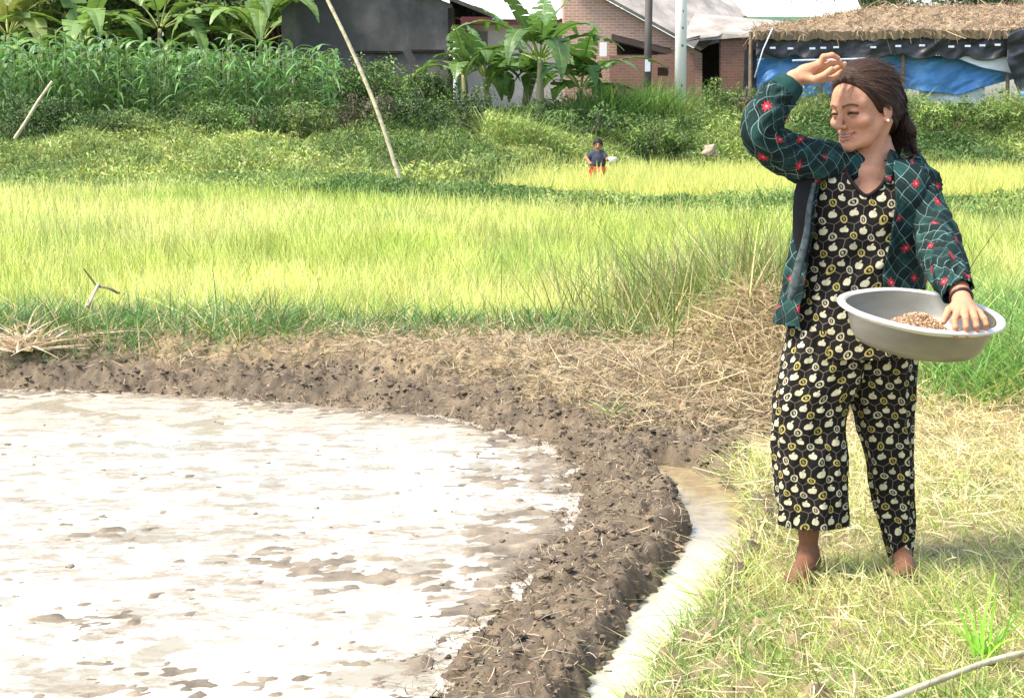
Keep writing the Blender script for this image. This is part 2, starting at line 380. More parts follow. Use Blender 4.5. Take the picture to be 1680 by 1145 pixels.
def ricecol(X, Y, n):
    a = np.array([.50, .57, .15]); b = np.array([.70, .69, .28]); g = np.array([.33, .47, .12]); p = np.array([.70, .62, .36])
    f1 = sstep(-.25, .35, fbm(X * .5, Y * .35, s=51))[:, None]; f2 = sstep(.15, .5, fbm(X * .9, Y * .4, s=52))[:, None]; f3 = sstep(.0, .5, fbm(X * 1.1 + 9, Y * .5, s=53))[:, None]
    c = a + (b - a) * f1; c = c + (g - c) * (f2 * .55); c = c + (p - c) * (f3 * .45) * (rng.random((n, 1)) < .5)
    c = c * (1 + .45 * fbm(X * 7, Y * 3, s=54, o=2))[:, None]
    return varcol(c, n, .30, .06)
field("rice_field", (X, Y), lambda x, y: .27 + .10 * sstep(10, 14, y), lambda x, y: .0075 * (y / 10) ** .9, ricecol, 8, "dense bright yellow-green young rice filling the paddy beyond the mud bund", "rice", .22, .05, bend=.6)
X, Y = sample_trap(11000, 23.5, 35, 1, .43, 1); k = (X > .3 + .5 * rng.normal(size=len(X))) & (Y > 24.5 - .0 * X) ; X, Y = X[k], Y[k]
field("far_rice_field", (X, Y), lambda x, y: .44 + .06 * np.exp(-((x - 1.47) / .9) ** 2) * (y > 26) * (y < 27.8), .020, lambda X, Y, n: varcol((.70, .69, .24), n, .15, .05), 7, "strip of pale yellow ripening rice around the boy", "rice", .2, .06, seg=2)

# grass on the right bank (near), mixed green and dry
def bank_test(x, y):
    e = sdpoly(DITCH, x, y); right = x > xdit(y) + .02
    return (e > .025 + .06 * fbm(x*5, y*5, s=6)) & right
X, Y = sample_trap(240000, 3.4, 7.6, 1, .42, .3)
k = (X > .2) & bank_test(X, Y) & (Y < 7.6) ; X, Y = X[k], Y[k]
k = rng.random(len(X)) < np.where(X < 1.15 + .0 * Y, np.where(Y > 6.3, .25, .9), .8); X, Y = X[k], Y[k]
def mixcol(gw):
    def fn(X, Y, n):
        g = np.array([.40, .47, .14]); s = np.array([.66, .60, .31]); dg = np.array([.19, .33, .08]); t = np.array([.58, .48, .27])
        p = gw(X, Y) + .35 * fbm(X * 2.2, Y * 2.2, s=61); r = rng.random(n)
        c = np.where((r < p)[:, None], g, s); c = np.where((rng.random(n) < sstep(.1, .5, fbm(X*1.7, Y*1.7, s=62)) * .6)[:, None], dg, c); c = np.where((rng.random(n) < .18)[:, None], t, c)
        return varcol(c, n, .25, .06)
    return fn
gwR = lambda X, Y: .70 - .38 * sstep(5.2, 5.9, Y) * sstep(1.0, 1.4, X) - .3 * sstep(6.4, 6.9, Y)
field("bank_grass", (X, Y), lambda x, y: .085 + .03 * fbm(x*2, y*2, s=63), lambda x, y: .0042 * (y / 4) ** .5, mixcol(gwR), 1, "short trampled green and dry grass on the bank under the woman", "grass", .75, .01, mat=M_GRASS, hvar=.4, bend=.9)
# dry bits lying flat
def litter(name, XY, zoff, L, W, cols, label, cat, tilt=.25, bend=.25, mat=None):
    X, Y = XY; n = len(X); an = rng.random(n) * 6.28
    D = np.stack([np.cos(an), np.sin(an), rng.normal(size=n) * tilt], 1); L = L * rng.lognormal(0, .4, n)
    side = np.cross(D, [0, 0, 1.0]) + rng.normal(size=(n, 3)) * .5
    P = np.stack([X, Y, ground_z(X, Y) + (zoff(X, Y) if callable(zoff) else zoff) * rng.random(n)], 1)
    B = rng.normal(size=(n, 3)) * bend * [1, 1, .5]; B[:, 2] -= .1
    V, Q, C = blades(P, D, L, W * rng.uniform(.6, 1.5, n), B, 3, .5, varcol(cols, n, .22, .05), side)
    return tag(mesh_np(name, V, Q, None, C, None, True, mat or M_STRAW), label, cat, kind="stuff")
X, Y = sample_trap(76000, 3.4, 7.6, 1, .42, .3); k = (X > .2) & bank_test(X, Y); X, Y = X[k], Y[k]
k = rng.random(len(X)) < .14 + .7 * sstep(5.0, 6.2, Y); X, Y = X[k], Y[k]
litter("dry_grass", (X, Y), .05, .055, .0036, (.64, .55, .31), "dry straw-coloured grass lying over the bank around the woman's feet", "dry grass", .35, .5)
# straw heap and litter over the bund
X = XH + .03 + rng.normal(size=10500) * .25; Y = YH + rng.normal(size=10500) * .6 - .25; X = X + .12 * (Y - 8.5); k = (Y > 6.9) & (Y < 9.8) & (X > .5); X, Y = X[k], Y[k]
litter("straw_heap", (X, Y), .07, .13, .0060, (.42, .33, .19), "heap of dry straw on the bund left of the woman", "straw", .4, .5)
X, Y = scatter(60000, -3.6, 1.5, 6.9, 9.7, lambda x, y: (sdpoly(PADDY, x, y) > .30 + .26 * fbm(x*3, y*3, s=9)) & (sdpoly(DITCH, x, y) > .1))
k = rng.random(len(X)) < .42 + .35 * sstep(-.5, .6, X); X, Y = X[k], Y[k]
litter("straw_litter", (X, Y), .035, .06, .005, (.38, .30, .185), "bits of dry straw strewn over the mud bund", "straw", .5, .5)
X, Y = scatter(60000, -3.4, 1.0, 3.6, 8.6, lambda x, y: ((sdpoly(PADDY, x, y) > -.05) & (sdpoly(DITCH, x, y) > .02) & (x < xdit(y))) * 1.0); X, Y = X[:16000], Y[:16000]
litter("root_bits", (X, Y), .022, .024, .0032, varcol((.27, .21, .14), len(X), .5, .05), "thin dead roots and stalks caught in the bare mud bank", "roots", .4, .6)
# green grass along the crest of the bund
X, Y = scatter(56000, -4.2, 1.2, 8.75, 10.3, lambda x, y: np.exp(-((y - (9.45 + .12 * fbm(x*2, x, s=70) )) / .42) ** 2) * (.35 + .65 * (fbm(x*1.6, y, s=71) > -.12)) * (1 - .75 * sstep(.2, 1.0, x)))
field("bund_grass", (X, Y), lambda x, y: .145 + .08 * fbm(x*1.7, y*1.7, s=72) + .05 * sstep(-.8, -1.6, x), .0085, lambda X, Y, n: varcol(np.where((rng.random(n) < .25)[:, None], np.array([.5, .45, .22]), np.array([.12, .235, .075])), n, .3, .07), 1, "dark green grass growing along the crest of the mud bund", "grass", .7, .01, mat=M_GRASS, bend=.8, hvar=.35)
# lush taller grass to the right, behind the basin
X, Y = sample_trap(80000, 7.2, 12.5, 1, .46, .5); k = (X > 1.25) & (Y > 7.35 + .15 * fbm(X*3, Y, s=3)); k &= rng.random(len(X)) < 1 - .75 * sstep(10.5, 12.5, Y); k &= (X > 1.9) | (Y > 9.3); X, Y = X[k], Y[k]
field("tall_grass", (X, Y), lambda x, y: .27 + .10 * fbm(x*1.2, y*1.2, s=81) + .06 * sstep(9, 11, y), .009, lambda X, Y, n: varcol(np.where((rng.random(n) < .2)[:, None], np.array([.45, .48, .18]), np.array([.19, .34, .09])), n, .28, .07), 1, "lush tall green grass to the right behind the metal basin", "grass", .45, .02, mat=M_GRASS, bend=.9, hvar=.3, seg=4)
# thin tall weeds, dry-green, left of the woman
X = 1.35 + rng.normal(size=1500) * .42; Y = 9.6 + rng.normal(size=1500) * .45
field("tall_weeds", (X, Y), .46, .0075, lambda X, Y, n: varcol(np.where((rng.random(n) < .4)[:, None], np.array([.42, .38, .18]), np.array([.20, .27, .08])), n, .25, .06), 2, "tall thin weeds standing behind the straw heap", "weeds", .38, .03, mat=M_GRASS, bend=.25, hvar=.3, taper=.8)

# ================================================================== HERBS AND UNDERGROWTH
def herb_mass(name, X, Y, H, size, cols, label, per=1, flat=.5):
    n = len(X); gz = ground_z(X, Y, False); h = H(X, Y); u = rng.random(n) ** .55
    P = np.stack([X, Y, gz + h * u], 1)
    Nn = rng.normal(size=(n, 3)) * .6 + [0, -.45, .9]
    V, Q, C = leaves(P, Nn, size * rng.uniform(.6, 1.5, n), size * .5, cols(X, Y, P[:, 2] - gz, h, n))
    m_ = int(n * .45); i = rng.integers(0, n, m_); D = rng.normal(size=(m_, 3)) * [.35, .35, 0] + [0, 0, 1]
    V2, Q2, C2 = blades(np.stack([X[i], Y[i], gz[i] + h[i] * .35], 1), D, h[i] * rng.uniform(.6, 1.15, m_), .018, D * [.5, .5, -.1], 2, 1, varcol(cols(X[i], Y[i], h[i], h[i], m_), m_, .1, .05))
    V = np.concatenate([V, V2]); Q = np.concatenate([Q, Q2 + len(V) - len(V2)]); C = np.concatenate([C, C2])
    return tag(mesh_np(name, V, Q, None, C, None, False, M_LEAF), label, "weeds", kind="stuff")
def hc(a, b, sc, seed):
    a, b = np.array(a), np.array(b)
    def fn(X, Y, z, h, n):
        f = sstep(-.3, .4, fbm(X * sc, Y * sc, z * sc, s=seed))[:, None]; return varcol(a + (b - a) * f, n, .25, .07)
    return fn
# strip between the two rice fields
n = 34000; X = rng.uniform(-11, 12, n); Y = far_edge(X) + .1 + 3.2 * rng.random(n) ** 1.1 + .6 * fbm(X, X, s=2)
herb_mass("field_edge_weeds", X, Y, lambda x, y: .22 + .20 * fbm(x * .9, y * .9, s=91) + .08, .07, hc((.10, .18, .045), (.33, .42, .12), 1.0, 92), "low green weeds on the bund between the two rice fields")
# sloping bank on the left
n = 52000; X = rng.uniform(-14, 1.8, n); Y = 26.2 + 11.5 * rng.random(n) - .0 * X; k = Y > far_edge(X) + 1; X, Y = X[k], Y[k]; k = (X < -.3) | (Y > 29.5 + rng.random(len(X)) * 2); X, Y = X[k], Y[k]
herb_mass("bank_weeds", X, Y, lambda x, y: np.clip(.34 + .75 * fbm(x * .7, y * .7, s=94), .06, 1.1), .095, hc((.11, .18, .045), (.42, .48, .14), .7, 95), "light green weeds and creepers on the slope below the corn")
# bank on the right, below the houses
n = 68000; X = rng.uniform(-.6, 15, n); Y = 34.2 + 6.6 * rng.random(n)
herb_mass("slope_weeds", X, Y, lambda x, y: np.clip(.42 + .8 * fbm(x * .6, y * .6, s=96) + .15 * sstep(36, 39, y), .08, 1.3), .10, hc((.075, .14, .035), (.34, .42, .12), .6, 97), "tangled green weeds on the slope below the brick house and shed")
n = 34000; X = rng.uniform(-14, 15, n); Y = rng.uniform(38, 42.2, n)
herb_mass("yard_weeds", X, Y, lambda x, y: np.clip(.75 + .8 * fbm(x * .6, y * .6, s=98), .15, 1.5) * (1 - .6 * np.exp(-((x + .6) / .9) ** 2)), .10, hc((.08, .14, .04), (.28, .36, .10), .6, 99), "weeds in front of the houses")
# ================================================================== SIGNED-DISTANCE SCULPTING
class SDF:
    def __init__(s, lo, hi, h):
        s.lo = np.array(lo, float); s.h = h; s.n = (np.ceil((np.array(hi) - s.lo) / h)).astype(int) + 1
        s.F = np.full(tuple(s.n), 1.0, np.float32); s.M = None; s.warp = 0
    def frame(s, o=None, R=None, sc=1.0): s.M = None if o is None else (np.array(o, float), np.array(R, float), sc)   # R columns = local axes in world
    def pt(s, p): p = np.asarray(p, float); return p if s.M is None else s.M[0] + s.M[1] @ (p * s.M[2])
    def _op(s, c, rad, fn, k, mode):
        lo = np.maximum(np.floor((c.min(0) - rad - k - 2*s.h - s.lo) / s.h), 0).astype(int); hi = np.minimum(np.ceil((c.max(0) + rad + k + 2*s.h - s.lo) / s.h) + 1, s.n).astype(int)
        if (hi <= lo).any(): return
        a = [s.lo[i] + np.arange(lo[i], hi[i]) * s.h for i in range(3)]; X, Y, Z = np.meshgrid(*a, indexing='ij')
        sc = 1.0
        if s.M is not None:
            o, R, sc = s.M; P = np.stack([X - o[0], Y - o[1], Z - o[2]], -1) @ R / sc
            if s.warp: P[..., 2] = np.where(P[..., 2] < 0, P[..., 2] / s.warp, P[..., 2])
        else: P = np.stack([X, Y, Z], -1)
        d = fn(P) * sc; k = max(k, 1e-6); sl = tuple(slice(lo[i], hi[i]) for i in range(3)); F = s.F[sl]
        if mode == 'add': t = np.clip(.5 + .5 * (d - F) / k, 0, 1); R_ = d + (F - d) * t - k * t * (1 - t)
        else: t = np.clip(.5 - .5 * (F + d) / k, 0, 1); R_ = F + (-d - F) * t + k * t * (1 - t)
        s.F[sl] = R_
    def ell(s, c, r, k=.01, mode='add', A=None):
        c = np.array(c, float); r = np.array(r, float); sc = s.M[2] if s.M else 1
        def fn(P):
            q = P - c
            if A is not None: q = q @ np.array(A)
            k0 = np.linalg.norm(q / r, axis=-1); k1 = np.linalg.norm(q / r**2, axis=-1) + 1e-9; return k0 * (k0 - 1) / k1
        s._op(s.pt(c)[None], r.max() * sc, fn, k, mode)
    def cap(s, a, b, ra, rb, k=.01, mode='add', sq=None):
        a, b = np.array(a, float), np.array(b, float); sc = s.M[2] if s.M else 1
        def fn(P):
            q = P - a; ab = b - a; t = np.clip((q @ ab) / (ab @ ab), 0, 1)
            e = q - t[..., None] * ab
            if sq is not None: e = e * sq
            return np.linalg.norm(e, axis=-1) - (ra + (rb - ra) * t)
        s._op(np.stack([s.pt(a), s.pt(b)]), max(ra, rb) * sc * 1.6, fn, k, mode)
    def chain(s, P, R, k=.004, kk=.006, **q):
        for i in range(len(P) - 1): s.cap(P[i], P[i+1], R[i], R[i+1], kk if i == 0 else k, **q)
    def mesh(s):
        F = s.F; h = s.h; S = F < 0; nx, ny, nz = F.shape
        tot = np.zeros((nx-1, ny-1, nz-1), np.int8)
        for a in (0, 1):
            for b in (0, 1):
                for c in (0, 1): tot += S[a:nx-1+a, b:ny-1+b, c:nz-1+c]
        act = (tot > 0) & (tot < 8); I = np.argwhere(act); idx = np.full(act.shape, -1, np.int32); idx[act] = np.arange(len(I))
        C = {(a, b, c): F[I[:,0]+a, I[:,1]+b, I[:,2]+c] for a in (0,1) for b in (0,1) for c in (0,1)}
        acc = np.zeros((len(I), 3)); cnt = np.zeros(len(I))
        ks = list(C)
        for p in ks:
            for ax in range(3):
                if p[ax] == 0:
                    q = list(p); q[ax] = 1; A, B = C[p], C[tuple(q)]; m = (A < 0) != (B < 0); t = np.where(m, A / (A - B + 1e-12), 0)
                    v = np.tile(np.array(p, float), (len(I), 1)); v[:, ax] = t; acc[m] += v[m]; cnt[m] += 1
        V = s.lo + (I + acc / np.maximum(cnt, 1)[:, None]) * h
        Q = []
        for ax in range(3):
            b, c = [(1, 2), (2, 0), (0, 1)][ax]
            sl0 = [slice(0, -1)] * 3; sl1 = [slice(0, -1)] * 3; sl1[ax] = slice(1, None)
            sl0[b] = sl1[b] = slice(1, -1); sl0[c] = sl1[c] = slice(1, -1)
            e = S[tuple(sl0)] != S[tuple(sl1)]; J = np.argwhere(e); ins = S[tuple(sl0)][e]
            J[:, b] += 1; J[:, c] += 1
            def g(db, dc): K = J.copy(); K[:, b] += db; K[:, c] += dc; return idx[K[:,0], K[:,1], K[:,2]]
            q = np.stack([g(-1,-1), g(0,-1), g(0,0), g(-1,0)], 1); q[~ins] = q[~ins][:, ::-1]; Q.append(q[(q >= 0).all(1)])
        return V, np.concatenate(Q)
def join(parts):
    V, Q, C, n = [], [], [], 0
    for v, q, c in parts: V.append(v); Q.append(q + n); C.append(c); n += len(v)
    return np.concatenate(V), np.concatenate(Q), np.concatenate(C)
def unit(v): v = np.array(v, float); return v / np.linalg.norm(v)

# ================================================================== THE WOMAN
YW = 4.78
def W(px, py, dy=0.0): return at(px, py, YW + dy)
PX = 1 / 557.0
person = empty("person", tuple(W(1390, 935)), "woman in green plaid jacket and black patterned pyjamas, one arm raised, holding a basin", "person")
person.location.z = 0
skin = Mat("skin", .62, .28); skin.b.inputs["Subsurface Weight"].default_value = .10; skin.b.inputs["Subsurface Radius"].default_value = (.012, .005, .003); skin.b.inputs["Subsurface Scale"].default_value = .6
tn = skin.tint(); skin.base(skin.mix(skin.noise(45, detail=7, rough=.7).step(.35, .65) * .55, tn, skin.mix(1.0, tn, (.8, .68, .62), 'MULTIPLY'))); skin.bump(skin.noise(160, detail=6, rough=.7), .35, .004)
M_SKIN = skin.m
SK = np.array([.53, .285, .175])

# ---- head
LOWF = .90; yaw, pit, rol = RAD(54), RAD(9), RAD(-3)
fwd = unit([-math.sin(yaw) * math.cos(pit), -math.cos(yaw) * math.cos(pit), -math.sin(pit)])
rt = unit(np.cross(fwd, [0, 0, 1])); upv = np.cross(rt, fwd)      # rt = her right
rt, upv = rt * math.cos(rol) + upv * math.sin(rol), upv * math.cos(rol) - rt * math.sin(rol)
RH = np.stack([rt, fwd, upv], 1); HC = W(1417, 178, 0.0); HS = 1.055
def H(p): p = np.array(p, float) * [1, 1, LOWF if p[2] < 0 else 1]; return HC + RH @ (p * HS)
def head_local(V):
    q = (V - HC) @ RH / HS; q[:, 2] = np.where(q[:, 2] < 0, q[:, 2] / LOWF, q[:, 2]); return q
hd = SDF(HC - [.17, .17, .30], HC + [.17, .17, .16], .0021)
hd.frame(HC, RH, HS); hd.warp = LOWF
hd.ell((0, -.014, .036), (.074, .092, .080), .01)
hd.ell((0, .028, -.028), (.060, .060, .086), .02)
hd.ell((0, .045, .030), (.058, .045, .050), .02)
for s_ in (-1, 1):
    hd.cap((s_*.056, -.004, -.042), (s_*.034, .045, -.090), .014, .013, .03)
    hd.cap((s_*.034, .045, -.090), (s_*.010, .077, -.104), .015, .014, .02)
    hd.ell((s_*.045, .060, -.030), (.021, .020, .019), .018)          # cheek lifted by the smile
    hd.cap((s_*.050, .060, .020), (s_*.012, .084, .017), .009, .009, .014)
    hd.ell((s_*.031, .094, -.001), (.017, .014, .010), .014, 'sub')
    hd.ell((s_*.031, .0735, -.002), (.0155, .0150, .0140), .003)        # lids
    hd.ell((s_*.031, .0890, -.0035), (.0135, .007, .0024), .0015, 'sub')
hd.ell((0, .080, -.100), (.018, .014, .014), .015)
hd.ell((0, .070, -.072), (.030, .022, .022), .015)                     # mouth mound
hd.chain([(0, .086, .012), (0, .097, -.014), (0, .108, -.034)], [.0075, .0085, .0100], .006, .010)
hd.ell((0, .1085, -.037), (.0115, .0100, .0095), .006)
for s_ in (-1, 1):
    hd.ell((s_*.0135, .096, -.041), (.0085, .0100, .0075), .005)
    hd.ell((s_*.0065, .1045, -.0475), (.0042, .0050, .0035), .002, 'sub')
    hd.cap((s_*.019, .092, -.044), (s_*.034, .078, -.070), .0045, .0040, .007, 'sub')   # smile folds
    hd.chain([(0, .0935, -.0665), (s_*.014, .090, -.0655), (s_*.030, .076, -.0570)], [.0042, .0040, .0026], .003, .004)
    hd.chain([(0, .0925, -.0800), (s_*.013, .089, -.0780), (s_*.030, .076, -.0600)], [.0052, .0046, .0024], .003, .004)
    hd.chain([(0, .0985, -.0725), (s_*.013, .0945, -.0700), (s_*.029, .081, -.0600)], [.0078, .0070, .0022], .001, .0015, mode='sub')
hd.cap((0, .078, -.091), (0, .0785, -.091), .003, .003, .010, 'sub')
EA = np.array([[math.cos(.3), 0, 0], [0, 1, 0], [0, 0, 1]])
for s_ in (-1, 1):
    hd.ell((s_*.076, -.010, -.014), (.0070, .0165, .0270), .006)
    hd.ell((s_*.0865, -.006, -.008), (.0060, .0110, .0190), .004, 'sub')
    hd.ell((s_*.076, -.002, -.040), (.0055, .0080, .0090), .005)
# neck and upper chest, in world space
hd.frame(); hd.warp = 0
nk = W(1434, 212, .035); nb = W(1428, 268, .035)
def headneck(s):
    s.cap(H((0, -.030, -.045)), nb, .051, .057, .03)
    s.cap(H((-.058, -.03, -.05)), W(1424, 284, -.02), .010, .008, .02)     # neck tendon
    s.cap(H((.050, -.01, -.06)), W(1416, 286, -.03), .009, .008, .02)
    s.cap(W(1430, 278, .04), W(1428, 330, .02), .075, .10, .05)
    s.cap(W(1412, 282, -.03), W(1350, 268, .0), .012, .02, .03); s.cap(W(1430, 283, -.03), W(1500, 285, .0), .012, .02, .03)
headneck(hd)
Vh, Qh = hd.mesh(); L = head_local(Vh)
c = np.tile(SK, (len(Vh), 1))
def blob(c, m, colr): return c + (np.array(colr) - c) * np.clip(m, 0, 1)[:, None]
g3 = lambda p, r: np.exp(-(((L - np.array(p)) / np.array(r)) ** 2).sum(1))
for s_ in (-1, 1):
    c = blob(c, .30 * g3((s_*.045, .075, -.035), (.022, .03, .02)), (.60, .26, .17))
    t_ = np.clip((np.abs(L[:,0]) - .012) / .036, 0, 1); zc = .0165 + .007 * np.sin(t_ * 2.6) - .004 * t_
    c = blob(c, 1.0 * (np.sign(L[:,0]) == s_) * np.exp(-((L[:,2] - zc) / .0036)**2) * (np.abs(L[:,0]) > .010) * (np.abs(L[:,0]) < .050) * (L[:,1] > .05), (.07, .035, .02))
    c = blob(c, .95 * np.exp(-((L[:,2] + .0035 - .003*np.cos((np.abs(L[:,0])-.031)/.008)) / .0042)**2) * (np.abs(np.abs(L[:,0]) - .031) < .0155) * (L[:,1] > .06), (.045, .02, .014))
lip = ((np.abs(L[:,2] + .073 - .0 ) < .0125 - .009 * (np.abs(L[:,0]) / .027)**2) & (np.abs(L[:,0]) < .027) & (L[:,1] > .07)) * 1.0
c = blob(c, .65 * lip, (.47, .15, .11))
c = blob(c, 1.0 * np.exp(-(((L[:,2] + .0722 - 12 * L[:,0]**2) / .0030)**2)) * (np.abs(L[:,0]) < .031) * (L[:,1] > .070), (.10, .03, .025))
for s_ in (-1, 1):  # shading of wrinkles, cheek folds and nostrils painted into the skin colour
    for q in range(3): c = blob(c, .16 * np.exp(-((L[:,2] + .004 - .010 * (q - 1) * (np.abs(L[:,0]) - .045) / .012) / .0016)**2) * (np.abs(L[:,0]) > .047) * (np.abs(L[:,0]) < .060) * (L[:,1] > .02), (.22, .10, .06))
    c = blob(c, .35 * g3((s_*.031, .08, -.017), (.016, .03, .0035)), (.24, .11, .07)); c = blob(c, .40 * g3((s_*.029, .08, -.056), (.0045, .03, .015)), (.28, .12, .08))
    c = blob(c, .45 * g3((s_*.0075, .10, -.048), (.004, .012, .003)), (.12, .05, .04))
for zf in (.045, .055): c = blob(c, .22 * np.exp(-((L[:,2] - zf - .002 * np.sin(L[:,0] * 90)) / .0015)**2) * (np.abs(L[:,0]) < .035) * (L[:,1] > .04), (.25, .12, .08))
c = blob(c, .35 * g3((0, .06, -.115), (.05, .05, .012)), (.36, .19, .12))  # shade under the chin, painted into the skin colour
headmesh = (Vh, Qh, c)

# ---- hands
def hand(pix, radii, chains, k=.005, h=.0016, pad=.03):
    pts = np.array([W(*p) for p in pix] + [W(*p) for ch in chains for p in ch[0]])
    s = SDF(pts.min(0) - pad, pts.max(0) + pad, h); P = [W(*p) for p in pix]
    for i in range(len(P) - 1): s.cap(P[i], P[i+1], radii[i], radii[i+1], .012)
    for ch, r in chains: s.chain([W(*p) for p in ch], r, .0025, .006)
    return s
f_r = [.0105, .0090, .0080, .0066]
# raised right hand: wrist -> back of the hand -> knuckles, fingers curled towards the hair
rh = SDF(W(1255, 195, -.2) - [.03, .02, .02], W(1400, 75, .03) + [.02, .05, .03], .0017)
for a, b, ra, rb in [((1292,152,-.13),(1303,130,-.12),.026,.0235), ((1303,130,-.12),(1322,121,-.12),.0235,.024), ((1318,117,-.130),(1345,106,-.125),.017,.012), ((1318,120,-.115),(1348,114,-.110),.017,.0115), ((1318,125,-.10),(1349,122,-.095),.017,.0115), ((1316,129,-.085),(1346,130,-.08),.016,.011)]:
    rh.cap(W(*a), W(*b), ra, rb, .010)
rh.chain([W(1345,106,-.128), W(1351,94,-.136), W(1365,91,-.136), W(1375,96,-.130)], f_r, .0025, .006)
rh.chain([W(1348,113,-.112), W(1362,104,-.118), W(1376,102,-.115), W(1384,109,-.108)], f_r, .0025, .006)
rh.chain([W(1349,122,-.094), W(1366,117,-.096), W(1379,109,-.092), W(1386,105,-.086)], f_r, .0025, .006)
rh.chain([W(1346,130,-.078), W(1362,130,-.078), W(1373,124,-.072), W(1379,116,-.066)], [.0095,.008,.007,.006], .0025, .006)
rh.chain([W(1320,128,-.138), W(1336,131,-.150), W(1352,124,-.152), W(1364,114,-.148)], [.0125,.0105,.0095,.0078], .003, .010)
Vr, Qr = rh.mesh(); Cr = np.tile(SK * [1.08, 1.05, 1.0], (len(Vr), 1))
# left hand over the basin rim
BD = -.38; lh = SDF(W(1535, 560, -.64) - [.02, .02, .02], W(1640, 462, -.36) + [.02, .05, .03], .0017)
for a, b, ra, rb in [((1574,474,-0.400),(1578,494,-0.455),.027,.024), ((1578,494,-0.455),(1582,503,-0.480),.024,.025), ((1573,500,-0.480),(1571,514,-0.535),.016,.012), ((1580,501,-0.480),(1583,513,-0.537),.017,.012), ((1587,502,-0.480),(1596,513,-0.532),.017,.0115), ((1591,505,-0.470),(1607,514,-0.522),.015,.0105)]:
    lh.cap(W(*a), W(*b), ra, rb, .010)
lh.chain([W(1571,514,-0.535), W(1566,524,-0.575), W(1567,537,-0.587), W(1568,551,-0.580)], f_r, .0025, .006)
lh.chain([W(1583,513,-0.537), W(1584,523,-0.577), W(1585,536,-0.587), W(1587,550,-0.578)], f_r, .0025, .006)
lh.chain([W(1596,513,-0.532), W(1600,523,-0.567), W(1602,535,-0.577), W(1603,547,-0.568)], f_r, .0025, .006)
lh.chain([W(1607,514,-0.522), W(1615,523,-0.550), W(1618,532,-0.558), W(1618,541,-0.550)], [.0092,.008,.007,.006], .0025, .006)
lh.chain([W(1569,500,-0.470), W(1557,508,-0.495), W(1552,519,-0.515), W(1548,528,-0.522)], [.0125,.0105,.0095,.0078], .003, .010)
Vl, Ql = lh.mesh(); Cl = np.tile(SK * [1.1, .98, .92], (len(Vl), 1))
# ---- core under the clothes, arms, legs
SHR, ELR, WRR = W(1356, 276, .02), W(1250, 226, -.16), W(1302, 133, -.12)
SHL, ELL, WRL = W(1494, 296, .02), W(1543, 398, -.16), W(1577, 490, -.445)
KR, AR = W(1330, 735, -.06), W(1326, 905, -.05)
KL, AL = W(1459, 740, .045), W(1477, 905, .05)
co = SDF([xat(1200, 4.5, 1), YW - .50, -.06], [xat(1640, 4.9, 1), YW + .25, 1.32], .0055)
co.ell(W(1425, 340, .02), (.125, .085, .15), .03); co.ell(W(1410, 450, .02), (.125, .085, .14), .05); co.ell(W(1392, 560, .02), (.140, .100, .12), .05)
co.cap(W(1430, 290, .03), W(1428, 252, .035), .07, .055, .03)
co.cap(W(1430, 290, .02), SHR, .06, .05, .03); co.cap(W(1430, 290, .02), SHL, .06, .05, .03)
co.cap(SHR, ELR, .046, .038, .02); co.cap(ELR, WRR, .037, .024, .01); co.cap(SHL, ELL, .046, .038, .02); co.cap(ELL, WRL, .037, .024, .01)
for hip, kn, an in ((W(1345, 590, -.03), KR, AR), (W(1445, 590, .04), KL, AL)):
    co.cap(hip, kn, .080, .043, .04); co.cap(kn, an, .040, .026, .02)
    co.ell((kn * .65 + an * .35) + [0, .012, 0], (.036, .040, .08), .03)
Vc, Qc = co.mesh(); Cc = np.tile(SK * .8, (len(Vc), 1))
# ---- lower legs and feet
def foot(an, kn, toe, hh=.003):
    s = SDF(np.minimum(an, toe) - [.09, .10, .09], np.maximum(an, toe) + [.09, .10, .20], hh)
    s.cap(kn * .45 + an * .55, an, .042, .026, .01); s.cap(an, an + [0, 0, -.03], .026, .027, .01)
    heel = np.array([an[0] - (toe[0] - an[0]) * .22, an[1] - (toe[1] - an[1]) * .22, .030]); s.ell(heel, (.028, .032, .030), .02)
    ball = an * .25 + toe * .75; ball[2] = .022; s.cap(an + [0, 0, -.035], ball, .030, .022, .025); s.cap(heel, ball, .026, .022, .02)
    d = unit((toe - an) * [1, 1, 0]); sd_ = np.array([-d[1], d[0], 0])
    for j in range(5):
        b0 = ball + sd_ * (-.030 + .015 * j); tl = .034 - .005 * j if d[0] < 0 else .034 - .005 * j
        s.cap(b0, b0 + d * tl + [0, 0, -.006], .0105 if j == 0 else .0082, .0095 if j == 0 else .007, .004)
    for u in (-1, 1): s.ell(an + sd_ * u * .024 + [0, 0, -.005], (.008, .009, .009), .012)
    V, Q = s.mesh(); return V, Q
toeR = np.array([AR[0] - .07, AR[1] - .17, .02]); toeL = np.array([AL[0] - .02, AL[1] - .19, .02])
AR[2] = .075; AL[2] = .075
Vf, Qf = foot(AR, KR, toeR); Vg, Qg = foot(AL, KL, toeL)
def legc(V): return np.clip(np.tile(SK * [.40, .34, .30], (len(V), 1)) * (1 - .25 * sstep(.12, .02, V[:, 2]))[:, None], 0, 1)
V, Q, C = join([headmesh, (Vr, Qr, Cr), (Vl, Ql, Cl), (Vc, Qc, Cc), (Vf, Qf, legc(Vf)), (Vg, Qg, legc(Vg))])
body = mesh_np("body", V, Q, None, C, None, True, M_SKIN, person)

